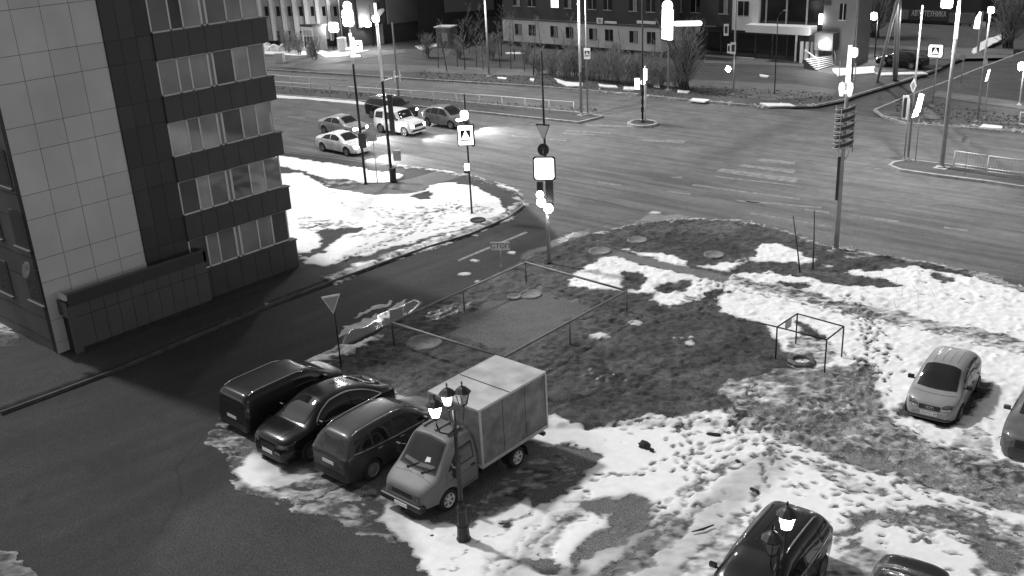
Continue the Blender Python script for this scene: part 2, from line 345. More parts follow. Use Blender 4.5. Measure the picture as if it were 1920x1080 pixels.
# the lower lot
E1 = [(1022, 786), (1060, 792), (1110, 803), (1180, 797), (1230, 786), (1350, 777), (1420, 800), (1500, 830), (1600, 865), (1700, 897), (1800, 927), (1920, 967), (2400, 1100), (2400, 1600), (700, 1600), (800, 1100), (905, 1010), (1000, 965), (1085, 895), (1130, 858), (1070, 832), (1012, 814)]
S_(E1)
S_([(698, 935), (712, 915), (760, 905), (900, 960), (990, 935), (1005, 955), (905, 1010), (800, 1100), (780, 1030), (700, 975)], 1)
S_([(745, 960), (800, 940), (900, 950), (985, 930), (960, 962), (880, 990), (800, 980)], .22)  # snow thinned to a darker tone in the outline of the truck's front shadow
for h, v in (([(1088, 940), (1110, 928), (1180, 936), (1225, 965), (1185, 995), (1140, 1020), (1100, 1060), (1060, 1090), (1090, 1030), (1135, 990), (1130, 965), (1100, 955)], .08), ([(1020, 1020), (1090, 948), (1100, 950), (1035, 1025), (1010, 1050)], .62),
             ([(1180, 1020), (1270, 965), (1290, 975), (1200, 1060), (1120, 1130), (1090, 1130)], .5), ([(1240, 1100), (1330, 1010), (1400, 970), (1420, 1010), (1340, 1100)], .72), ([(960, 1050), (1010, 1040), (1060, 1055), (1040, 1080), (990, 1075)], .2),
             ([(1560, 905), (1640, 915), (1650, 925), (1590, 925)], .3), ([(1600, 965), (1650, 968), (1640, 985), (1570, 1015), (1560, 1005)], .15), ([(1570, 1025), (1630, 1008), (1620, 1018), (1570, 1040)], .1),
             ([(1560, 1060), (1620, 1020), (1680, 1040), (1760, 1085), (1650, 1100), (1560, 1100)], .68), ([(1720, 950), (1920, 1000), (1980, 1100), (1840, 1100), (1800, 1000)], .55), ([(1820, 1010), (1920, 1040), (1900, 1080), (1840, 1060)], .2),
             ([(1480, 850), (1620, 900), (1700, 940), (1560, 905)], .66)): S_(h, v)
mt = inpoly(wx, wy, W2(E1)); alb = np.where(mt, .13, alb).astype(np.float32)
# dirty frozen ground by cars and truck; its tone also carries the truck's shadow
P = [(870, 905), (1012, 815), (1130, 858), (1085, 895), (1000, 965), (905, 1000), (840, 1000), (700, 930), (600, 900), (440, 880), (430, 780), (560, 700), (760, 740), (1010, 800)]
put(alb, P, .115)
S_([(870, 920), (960, 880), (1060, 850), (1080, 890), (1000, 940), (930, 975), (880, 960)], .3)
S_([(1010, 795), (1070, 832), (1040, 842), (985, 830)], .8)
G1 = [(445, 875), (475, 838), (520, 848), (545, 872), (610, 878), (655, 868), (640, 885), (560, 905), (500, 918), (455, 900)]
S_(G1, .82); S_([(735, 742), (765, 752), (775, 764), (745, 768)], .95)
S_([(430, 895), (520, 915), (650, 885), (720, 930), (700, 985), (770, 1035), (650, 985), (520, 945)], .47)
S_([(380, 830), (430, 770), (470, 820), (440, 880)], .36)
S_([(-60, 1020), (20, 1045), (100, 1085), (100, 1160), (-60, 1160)], .55); S_([(-300, 560), (0, 585), (45, 650), (0, 662), (-300, 760)], .6)
# north-west verge
F1 = [(515, 296), (560, 302), (640, 313), (700, 323), (760, 331), (738, 346), (690, 348), (655, 346), (610, 338), (560, 322), (515, 316)]
S_(F1)
F2 = [(515, 330), (560, 328), (590, 338), (615, 357), (690, 368), (760, 371), (790, 362), (812, 352), (838, 347), (890, 354), (928, 374), (945, 395), (930, 411), (850, 440), (785, 456), (690, 481), (605, 506), (570, 494), (520, 440)]
S_(F2)
for h, v in (([(594, 437), (640, 432), (682, 432), (672, 441), (632, 446), (628, 462), (600, 480), (565, 484), (598, 468), (606, 452)], 0), ([(565, 434), (585, 428), (600, 423), (592, 432)], 0), ([(562, 480), (590, 482), (585, 488), (564, 487)], 0),
             ([(765, 372), (808, 362), (812, 376), (790, 378)], 0), ([(600, 338), (660, 340), (690, 350), (640, 356), (612, 352)], .25)): S_(h, v)
put(alb, [(612, 358), (690, 349), (738, 347), (820, 325), (880, 331), (812, 350), (770, 370), (690, 368)], .12, 0); put(alb, [(728, 349), (755, 346), (762, 358), (732, 362)], .16, 0)
# dirty trodden track in the verge
D, A = dist_line(wx, wy, W2([(560, 420), (700, 440), (800, 400), (900, 400)])); k = np.exp(-(D/1.2)**2)*(fbm(GX, GY, 3, 4, 2.)-.35); snow -= np.where(snow > .5, k*1.3, 0)
# ploughed crumbs of snow along the kerbs
for pts, w, a in ((PAVE[3:6], .2, .3), (PAVE[5:10], .5, .75), (PAVE[9:16], .5, .6), (ISL[6:12], .4, .55), (ISL[11:], .55, .6), ([(560, 700), (640, 662), (700, 640)], .35, .9)):
    D, A = dist_line(wx, wy, W2(pts)); k = np.exp(-(D/w)**2)*a*(.45+1.1*fbm(GX, GY, 1.7, 4, 44.)); snow = np.maximum(snow, np.where(k > .3, k, 0)).astype(np.float32); zz += .06*k*fbm(GX, GY, 7, 3, 9.)
# small snow scraps on the soil
R = random.Random(5)
for (px, py, a, b, an) in ((1130, 636, 14, 7, 0), (1112, 636, 7, 4, 0), (1190, 612, 14, 6, 0), (1293, 650, 10, 5, 0), (1295, 640, 6, 4, 0), (1278, 641, 5, 3, 0), (1264, 640, 3, 2, 0), (1371, 776, 5, 7, 0), (1500, 690, 22, 7, 0), (1610, 830, 10, 4, 0), (1075, 540, 12, 5, 0), (1230, 399, 12, 4, 0), (870, 515, 11, 4, 0), (895, 528, 5, 3, 0), (960, 475, 7, 4, 0), (890, 490, 8, 3, 0), (1375, 510, 8, 3, 0), (660, 655, 30, 5, 0)):
    S_([(px+a*math.cos(t)*R.uniform(.7, 1.2), py+b*math.sin(t)*R.uniform(.7, 1.2)) for t in [k*.628 for k in range(10)]], .95, 0)
# clear ground under the vehicles of the front row
for x0, x1, y0, y1 in ((-29.4, -27.4, 16.9, 21.3), (-26.4, -24.2, 15.9, 21), (-23.9, -21.7, 16.3, 21.2), (-20.7, -18.5, 16.6, 22), (-10.6, -8.7, 30.2, 34.2), (-10.6, -8.6, 16.8, 21.4)):
    put(snow, [(x0, y0), (x1, y0), (x1, y1), (x0, y1)], .1, True, False, 3)
# footprints and tyre tracks
PR = []
def trail(pts, n, wid=.25, ln=.15, dep=.05, dk=.55, size=.13):
    P = W2(pts); seg = np.hypot(*(P[1:]-P[:-1]).T); L = seg.sum(); rr = random.Random(int(P[0, 0]*100) & 4095)
    for k in range(n):
        s = L*(k+rr.uniform(-.2, .2))/n; i = 0
        while i < len(seg)-1 and s > seg[i]: s -= seg[i]; i += 1
        d = (P[i+1]-P[i])/seg[i]; q = P[i]+d*s+np.array([-d[1], d[0]])*rr.gauss(0, wid); an = math.atan2(d[1], d[0])+rr.gauss(0, .35)
        PR.append((q[0], q[1], an, ln*rr.uniform(.8, 1.2), size*.5*rr.uniform(.8, 1.25), dep, dk*rr.uniform(.6, 1.1)))
trail([(1590, 560), (1625, 600), (1640, 650), (1635, 720), (1620, 790)], 150, .45)
trail([(1600, 590), (1650, 640), (1660, 690)], 30, .35)
trail([(1640, 690), (1600, 740), (1500, 800), (1400, 830)], 90, .5)
trail([(1420, 720), (1380, 830), (1330, 880), (1300, 920), (1260, 960), (1150, 1010)], 80, .35)
trail([(1440, 830), (1440, 880), (1425, 930), (1400, 990)], 22, .12)
trail([(1280, 790), (1290, 860), (1330, 900)], 30, .3); trail([(1000, 930), (1100, 905), (1200, 890), (1310, 850), (1420, 800), (1500, 780)], 46, .25)
trail([(1360, 800), (1450, 810), (1600, 850), (1750, 900), (1900, 950)], 150, .8); trail([(1500, 760), (1600, 800), (1760, 880), (1900, 930)], 170, .7)
trail([(1450, 860), (1650, 930), (1850, 1000)], 120, 1.2); trail([(1150, 800), (1250, 800), (1400, 800)], 50, .25); trail([(1600, 1000), (1750, 960), (1900, 1020)], 80, .7)
trail([(620, 385), (720, 400), (800, 440), (900, 420)], 70, .5, dep=.03, dk=.4); trail([(700, 450), (780, 430), (840, 400), (860, 380)], 60, .4, dep=.03, dk=.5); trail([(640, 495), (700, 470), (780, 440)], 50, .25, dk=.5)
trail([(1290, 560), (1330, 575), (1300, 590)], 40, .4); trail([(1310, 540), (1350, 530), (1330, 560)], 20, .2); trail([(1700, 540), (1800, 560), (1900, 580)], 14, .8)
for qx, qy, an, a, b, dep, dk in PR:
    i0 = int((qx-xs[0])/ST); j0 = int((qy-ys[0])/ST); w = 4
    if i0 < w or j0 < w or i0 > len(xs)-w-2 or j0 > len(ys)-w-2: continue
    sl = (slice(i0-w, i0+w+1), slice(j0-w, j0+w+1)); dx = GX[sl]-qx; dy = GY[sl]-qy; u = (dx*math.cos(an)+dy*math.sin(an))/a; v = (-dx*math.sin(an)+dy*math.cos(an))/b
    e = np.exp(-(u*u+v*v)**2.).astype(np.float32); zz[sl] -= dep*e; snow[sl] = snow[sl]*(1-min(1., dk*1.55)*e)
    ring = np.exp(-((np.sqrt(u*u+v*v)-1.5)/.4)**2).astype(np.float32); zz[sl] += .018*ring
for pts, w, d, dk in (([(900, 1090), (1000, 985), (1100, 925)], .1, .05, .22), ([(920, 1100), (1020, 1000), (1095, 945)], .1, .06, .35), ([(1010, 1080), (1060, 1000), (1110, 955)], .12, .05, .2),
                  ([(1120, 1100), (1200, 1020), (1290, 930), (1420, 850)], .13, .05, .4), ([(1170, 1100), (1260, 1010), (1330, 940)], .13, .05, .45), ([(1250, 1090), (1330, 1010), (1400, 960)], .12, .05, .4),
                  ([(1400, 800), (1550, 850), (1700, 905), (1900, 960)], .16, .04, .35), ([(1650, 970), (1780, 960), (1920, 990)], .2, .04, .4), ([(1650, 975), (1800, 1000), (1920, 1040)], .2, .04, .45),
                  ([(690, 985), (705, 930), (730, 905)], .1, .04, .3), ([(560, 960), (700, 870), (760, 830)], .1, .03, .3), ([(1380, 530), (1560, 565), (1920, 640)], .1, .02, .2), ([(1380, 545), (1560, 590), (1920, 672)], .1, .03, .3)):
    D, A = dist_line(wx, wy, W2(pts)); k = np.exp(-(D/w)**2)*(.55+.9*fbm(GX, GY, 3, 3, 4.)); zz -= d*k; snow = snow-np.where(snow > .3, dk*k, 0)
# break the half-melted zones into ragged, trodden scraps
salb = np.ones(GX.shape, np.float32)
slush = ((snow > .22) & (snow < .8)).astype(np.float32); n1 = fbm(GX*.9+GY*.5, GY*1.7-GX*1.1, 2.6, 5, 61.); n2 = fbm(GX, GY, 9, 3, 33.)
salb = salb*(1-slush)+slush*np.clip(.45+(n1-.5)*1.5+(n2-.5)*.7+(snow-.5)*.5, .12, 1.)
full = (snow > .45).astype(np.float32); k1 = blur(full.copy(), 30); salb *= np.clip(.62+.7*np.clip((k1-.45)*2.2, 0, 1)+(n1-.5)*.5, .5, 1)
big1 = fbm(GX, GY, .45, 4, 88.); salb *= np.clip(1.12-np.clip((big1-.56)*1.4, 0, .22)*(n2+.5), .6, 1)
snow = np.where(slush > 0, np.clip(snow+.28, 0, .85), snow)
for pts, v in (([(1100, 935), (1180, 930), (1230, 965), (1180, 1010), (1120, 1060), (1080, 1120), (1040, 1120), (1090, 1030), (1140, 980)], .55), ([(1180, 1000), (1290, 950), (1440, 840), (1480, 860), (1360, 980), (1240, 1100), (1080, 1120)], .62), ([(900, 1100), (1010, 985), (1090, 930), (1110, 940), (1000, 1060), (960, 1110)], .7),
               ([(1480, 840), (1600, 870), (1760, 930), (1930, 980), (2000, 1100), (1600, 1100), (1560, 1000), (1620, 940)], .93), ([(1560, 1060), (1640, 1010), (1740, 1080), (1640, 1110)], .75), ([(600, 360), (760, 385), (940, 385), (930, 430), (780, 460), (620, 500), (700, 440)], .8),
               ([(1010, 790), (1100, 802), (1150, 850), (1060, 900), (980, 970), (880, 1010), (860, 960)], .85), ([(430, 830), (660, 850), (760, 950), (800, 1050), (600, 990)], .62), ([(-100, 990), (130, 1100), (-100, 1200)], .3), ([(-400, 540), (60, 640), (0, 700), (-400, 760)], .22)):  # last two patches: shade at the left edge painted into the snow tone
    m_ = put(np.zeros(GX.shape, np.float32), pts, 1., True, True, 10); salb *= 1-m_*(1-v)*(.6+.8*n1)
part = (snow > .22) & (snow < .8); st1 = fbm(GX*.8+GY*.5, GY*2.1-GX*1.3, 1.5, 5, 23.); snow = np.where(part, np.clip(snow+(st1-.5)*1.5, .0, 1.), snow).astype(np.float32)
spk = fbm(GX, GY, 5.5, 3, 48.); snow = np.where((snow > .8) & (fbm(GX, GY, .7, 3, 19.) > .64) & (spk > .8) & (mi+mm < 1.5), .3, snow).astype(np.float32)
# wet ice and meltwater at the bend of the side street
Wt = [(640, 648), (652, 622), (672, 606), (720, 585), (742, 578), (775, 562), (790, 568), (765, 592), (720, 618), (700, 632), (665, 652)]
mw = put(wet, Wt, 1., 0); put(alb, Wt, .02, 0); snow *= (1-mw*.95); flat = mw
for Wi, v_ in (([(628, 640), (650, 612), (690, 598), (720, 588), (690, 604), (655, 625)], 1), ([(655, 600), (700, 576), (740, 562), (720, 576), (680, 594)], .9), ([(715, 582), (745, 570), (775, 560), (770, 566), (735, 580)], 1), ([(590, 672), (650, 645), (700, 628), (698, 634), (640, 660)], 1)): put(snow, Wi, v_); put(wet, Wi, 0)
for pts in ([(1010, 470), (1060, 440), (1110, 425), (1100, 440), (1050, 460), (1000, 480)], [(980, 478), (1080, 438), (1086, 444), (990, 486)]): put(wet, pts, .75); put(alb, pts, .09)
put(alb, [(1195, 415), (1220, 400), (1260, 402), (1300, 408), (1230, 416)], .2)
# heights
bumps = fbm(GX, GY, 4.5, 4, 6.)-.5
alb *= 1+(rough > .03)*((fbm(GX, GY, .8, 4, 29.)-.5)*1.1+(fbm(GX*1.4, GY*.6, 2.2, 4, 129.)-.5)*1.0)
zz += rough*bumps*2.2+(fbm(GX, GY, .5, 3, 60.)-.5)*.05*(1-np.clip(mm, 0, 1))*.6
sm = np.clip(snow, 0, 1); zz += blur(np.clip((sm-.3)*1.6, 0, 1), 2)*(.03+.03*fbm(GX, GY, .6, 2, 91.))
zz += np.where((sm > .25) & (sm < .8), (fbm(GX, GY, 6, 3, 71.)-.5)*.07, 0)*(1-np.clip(mm, 0, 1))
clods = np.clip(fbm(GX, GY, 3.2, 4, 15.)-.56, 0, 1)*(rough > .03); zz += clods*.28
zz = zz*(1-flat)+flat*.012
alb *= 1-.45*np.clip((fbm(GX, GY, 6., 3, 37.)-.5)*4, -.4, 1)*(rough > .03)
zz = np.maximum(zz, .006); zz = np.where(mm > .6, .006, zz)
use = VIS.copy()
ids = -np.ones(GX.shape, int); ids[use] = np.arange(use.sum())
q = use[:-1, :-1] & use[1:, :-1] & use[1:, 1:] & use[:-1, 1:]
faces = np.stack([ids[:-1, :-1][q], ids[1:, :-1][q], ids[1:, 1:][q], ids[:-1, 1:][q]], 1)
co = np.stack([GX[use], GY[use], zz[use]], 1).astype(np.float32)
me = bpy.data.meshes.new('yard_ground'); me.vertices.add(len(co)); me.vertices.foreach_set('co', co.ravel())
me.loops.add(faces.size); me.loops.foreach_set('vertex_index', faces.ravel().astype(np.int32))
me.polygons.add(len(faces)); me.polygons.foreach_set('loop_start', np.arange(0, faces.size, 4, dtype=np.int32)); me.polygons.foreach_set('loop_total', np.full(len(faces), 4, np.int32))
me.polygons.foreach_set('use_smooth', np.ones(len(faces), bool)); me.update(calc_edges=True)
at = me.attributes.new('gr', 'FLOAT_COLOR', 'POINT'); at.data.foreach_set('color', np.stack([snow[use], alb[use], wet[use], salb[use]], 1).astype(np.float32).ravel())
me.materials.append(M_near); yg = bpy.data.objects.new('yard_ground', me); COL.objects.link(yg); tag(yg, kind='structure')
def gz(x, y):
    i = int((x-xs[0])/ST); j = int((y-ys[0])/ST)
    return float(zz[i, j]) if 0 <= i < len(xs) and 0 <= j < len(ys) else 0.

# kerbs
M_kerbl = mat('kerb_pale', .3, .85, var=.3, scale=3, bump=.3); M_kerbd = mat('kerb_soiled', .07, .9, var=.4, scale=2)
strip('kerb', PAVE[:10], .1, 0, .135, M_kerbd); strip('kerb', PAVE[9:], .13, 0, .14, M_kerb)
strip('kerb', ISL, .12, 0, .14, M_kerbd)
# medians and islands of the through road
MED = [(300, 142), (480, 173), (700, 190), (900, 209), (1085, 228), (1130, 217), (1095, 211), (900, 193), (700, 174), (480, 157), (300, 128)]
sheet('median', MED, .13, M_far, thick=.13); strip('kerb', MED, .2, 0, .16, M_kerbl)
MED2 = [(1668, 309), (1676, 303), (1702, 299), (1740, 303), (1920, 323), (2300, 370), (2300, 402), (1920, 349), (1850, 338), (1760, 327), (1690, 317)]
sheet('median', MED2, .13, M_far, thick=.13); strip('kerb', MED2, .2, 0, .16, M_kerbl, closed=True)
OV = [(1205+26*math.cos(t), 229.5+5.5*math.sin(t)) for t in [k*math.pi/9 for k in range(18)]]
sheet('traffic_island', OV, .13, M_far, thick=.13); strip('kerb', OV, .25, 0, .17, M_kerbl, closed=True)
# far side of the through road
FK = [(-200, 100), (300, 118), (480, 128), (640, 138), (780, 147), (1000, 160), (1200, 176), (1290, 186), (1440, 199), (1530, 196), (1580, 186), (1604, 177)]
sheet('far_verge', FK+[(1700, 148), (1765, 125), (1830, 100), (1880, 60), (1905, 20), (1905, -90), (-200, -90)], .12, M_far, thick=.12); strip('kerb', FK+[(1700, 148), (1765, 125)], .2, 0, .15, M_kerbl)
FK2 = [(2300, 300), (1920, 246), (1800, 237), (1700, 230), (1655, 216), (1640, 205), (1700, 180), (1780, 150), (1830, 130), (1920, 96), (1990, 60)]
sheet('far_verge', FK2+[(2500, 60), (2500, 300)], .12, M_far, thick=.12); strip('kerb', FK2, .2, 0, .15, M_kerbl)
for i, pts in enumerate([[(480, 118), (700, 120), (780, 122), (1000, 130), (1320, 150), (1480, 157), (1570, 168), (1560, 180), (1440, 188), (1310, 170), (1180, 152), (1000, 143), (780, 135), (480, 126)],
            [(1320, 105), (1500, 112), (1590, 118), (1590, 128), (1500, 124), (1320, 118)], [(1500, 112), (1700, 112), (1700, 132), (1640, 138), (1560, 140), (1520, 130)], [(1600, 84), (1900, 92), (1900, 108), (1700, 112), (1600, 108)],
            [(1745, 180), (1920, 205), (1990, 218), (1990, 203), (1920, 192), (1760, 170)], [(1725, 222), (1755, 224), (1768, 219), (1735, 200)]]):
    sheet('far_path', pts, .135+i*.004, M_path, kind='structure')
sheet('side_lane', [(480, 108), (640, 98), (760, 92), (760, 98), (640, 116), (590, 124), (600, 132), (480, 122)], .165, M_road)
for i, pts in enumerate([[(490, 88), (520, 84), (560, 88), (600, 92), (615, 99), (560, 104), (490, 101)], [(600, 102), (640, 95), (690, 94), (650, 105), (610, 107)], [(1040, 146), (1060, 152), (1090, 155), (1090, 161), (1065, 161), (1045, 154)],
            [(1120, 157), (1155, 160), (1158, 164), (1125, 162)], [(1170, 162), (1195, 163), (1190, 168), (1172, 167)], [(1225, 157), (1238, 158), (1236, 163), (1226, 161)], [(1268, 168), (1292, 170), (1290, 174), (1270, 173)],
            [(934, 144), (950, 145), (948, 148), (934, 147)], [(994, 146), (1002, 147), (1000, 151), (994, 149)], [(780, 86), (825, 80), (830, 84), (790, 93)], [(1425, 192), (1480, 194), (1490, 198), (1440, 199)], [(1560, 128), (1640, 124), (1640, 136), (1570, 142)],
            [(1425, 139), (1442, 141), (1440, 144), (1426, 143)], [(1820, 96), (1840, 78), (1880, 62), (1885, 70), (1850, 88), (1830, 100)], [(520, 173), (560, 175), (660, 183), (650, 187), (560, 181), (520, 179)], [(1300, 183), (1330, 186), (1320, 190), (1296, 188)],
            [(1840, 232), (1880, 236), (1880, 240), (1840, 238)], [(950, 98), (990, 98), (985, 101), (950, 101)], [(480, 176), (560, 179), (655, 186), (690, 193), (690, 197), (640, 192), (560, 185), (480, 182)], [(1640, 136), (1730, 134), (1740, 138), (1650, 141)]]):
    tag(sheet('snow_patch', pts, (.06 if i in (14, 18) else .2)+.002*i, M_snow, thick=.1, wob=.12), kind='structure')
# worn paint on the road
MK = [[(1095, 233), (1185, 236), (1186, 239), (1100, 236)], [(1060, 243), (1145, 249), (1146, 251), (1062, 246)], [(1055, 248), (1115, 252), (1115, 254), (1056, 251)], [(1015, 224), (1018, 222), (970, 239), (966, 239)],
      [(1195, 261), (1290, 263), (1280, 269), (1210, 265)], [(1425, 297), (1492, 303), (1489, 309), (1418, 302)], [(1392, 307), (1492, 319), (1488, 325), (1385, 312)], [(1352, 315), (1497, 334), (1492, 343), (1342, 322)], [(1300, 345), (1500, 372), (1498, 375), (1298, 348)], [(1340, 329), (1490, 347), (1490, 349), (1340, 332)],
      [(1258, 331), (1278, 331), (1280, 334), (1260, 334)], [(1400, 375), (1540, 388), (1540, 391), (1400, 379)], [(1410, 398), (1560, 424), (1560, 427), (1405, 401)], [(1640, 315), (1654, 316), (1652, 318), (1640, 317)], [(990, 436), (860, 490), (858, 487), (985, 434)],
      [(895, 488), (906, 489), (900, 494), (890, 492)]]
for k in range(8): MK.append([(540+k*70, 217+k*6.1), (572+k*70, 220+k*6.1), (572+k*70, 222+k*6.1), (540+k*70, 219+k*6.1)])
for k in range(6): MK.append([(1120+k*130, 340+k*17), (1165+k*130, 346+k*17), (1165+k*130, 349+k*17), (1120+k*130, 343+k*17)])
mb = MB()
for pts in MK:
    P = [g(x, y, .011) for x, y in pts]; mb.add(P, [(0, 1, 2, 3)])
o = mb.build('road_marking', M_mark); tag(o, kind='structure')

# crumbled ploughed snow and ice along the far kerbs: too many pieces to count
cm = MB(); R = random.Random(4)
for ln, n_, sp_, zb_ in (([(1120, 172), (1200, 178), (1290, 188), (1380, 195), (1440, 199), (1530, 197)], 260, 3.2, .12), ([(1800, 236), (1860, 241), (1925, 247)], 200, 2.6, .1), ([(1655, 216), (1700, 228), (1800, 236)], 70, 2., .1), ([(480, 179), (600, 184), (700, 193), (900, 210)], 90, 1.6, .02), ([(820, 327), (900, 340), (970, 366)], 120, 4, .1), ([(1180, 424), (1300, 411), (1420, 421), (1560, 466)], 240, 4, .08), ([(1560, 466), (1700, 489), (1920, 543)], 300, 6, .08)):
    for k in range(n_):
        t_ = R.random()*(len(ln)-1); i = int(t_); f_ = t_-i; x = ln[i][0]*(1-f_)+ln[i+1][0]*f_; y = ln[i][1]*(1-f_)+ln[i+1][1]*f_+R.gauss(0, sp_)*.6
        q = g(x, y, zb_); s_ = R.uniform(.04, .17)*(1 if y < 300 else .55); vs = [q+Vector((R.uniform(-1, 1)*s_, R.uniform(-1, 1)*s_, R.uniform(-.1, .7)*s_)) for _ in range(6)]
        cm.add(vs, [(0, 1, 2), (0, 2, 3), (0, 3, 4), (0, 4, 1), (5, 1, 2), (5, 2, 3), (5, 3, 4), (5, 4, 1)])
tag(cm.build('snow_crumbs', mat('dirty_snow', .4, .8, var=.6, scale=3)), 'crumbs of ploughed dirty snow along the kerbs', 'snow', kind='stuff')
# ================================================================ VEHICLES
M_tyre = mat('tyre_rubber', .018, .85, var=.3, scale=20); M_rim = mat('alloy_rim', .3, .35, .6, var=.2, scale=8); M_rimw = mat('steel_rim_light', .55, .5, 0, var=.2, scale=8)
M_black = mat('black_plastic', .015, .5, var=.3, scale=8); M_glass = glass('dark_glass', .012, .04); M_glass2 = glass('grey_glass', .018, .08)
M_chrome = mat('chrome_trim', .6, .18, .9, var=.1); M_white = mat('white_enamel', .75, .5, var=.06); M_lampg = mat('lamp_glass', .12, .1, .2, var=.6, scale=14); M_tail = mat('tail_lamp_glass', .07, .1, 0, var=.3, scale=20)
M_head = emit('headlight_lit', .8, 60.); M_tailon = emit('lamp_lit_soft', .8, 6.)
M_plate = mat('plate_white', .7, .4, var=.05); M_ink = mat('ink_dark', .02, .5, var=.1)
def interp(T, x):
    xs_ = [t[0] for t in T]
    if x <= xs_[0]: return T[0][1]
    if x >= xs_[-1]: return T[-1][1]
    for i in range(len(T)-1):
        if xs_[i] <= x <= xs_[i+1]:
            # monotone-ish cubic
            def sl(k):
                if k == 0: return (T[1][1]-T[0][1])/(xs_[1]-xs_[0])
                if k == len(T)-1: return (T[-1][1]-T[-2][1])/(xs_[-1]-xs_[-2])
                a = (T[k][1]-T[k-1][1])/(xs_[k]-xs_[k-1]); b = (T[k+1][1]-T[k][1])/(xs_[k+1]-xs_[k])
                return 0 if a*b <= 0 else 2*a*b/(a+b)
            h = xs_[i+1]-xs_[i]; t = (x-xs_[i])/h; m0 = sl(i)*h; m1 = sl(i+1)*h; p0 = T[i][1]; p1 = T[i+1][1]
            return (2*t**3-3*t*t+1)*p0+(t**3-2*t*t+t)*m0+(-2*t**3+3*t*t)*p1+(t**3-t*t)*m1
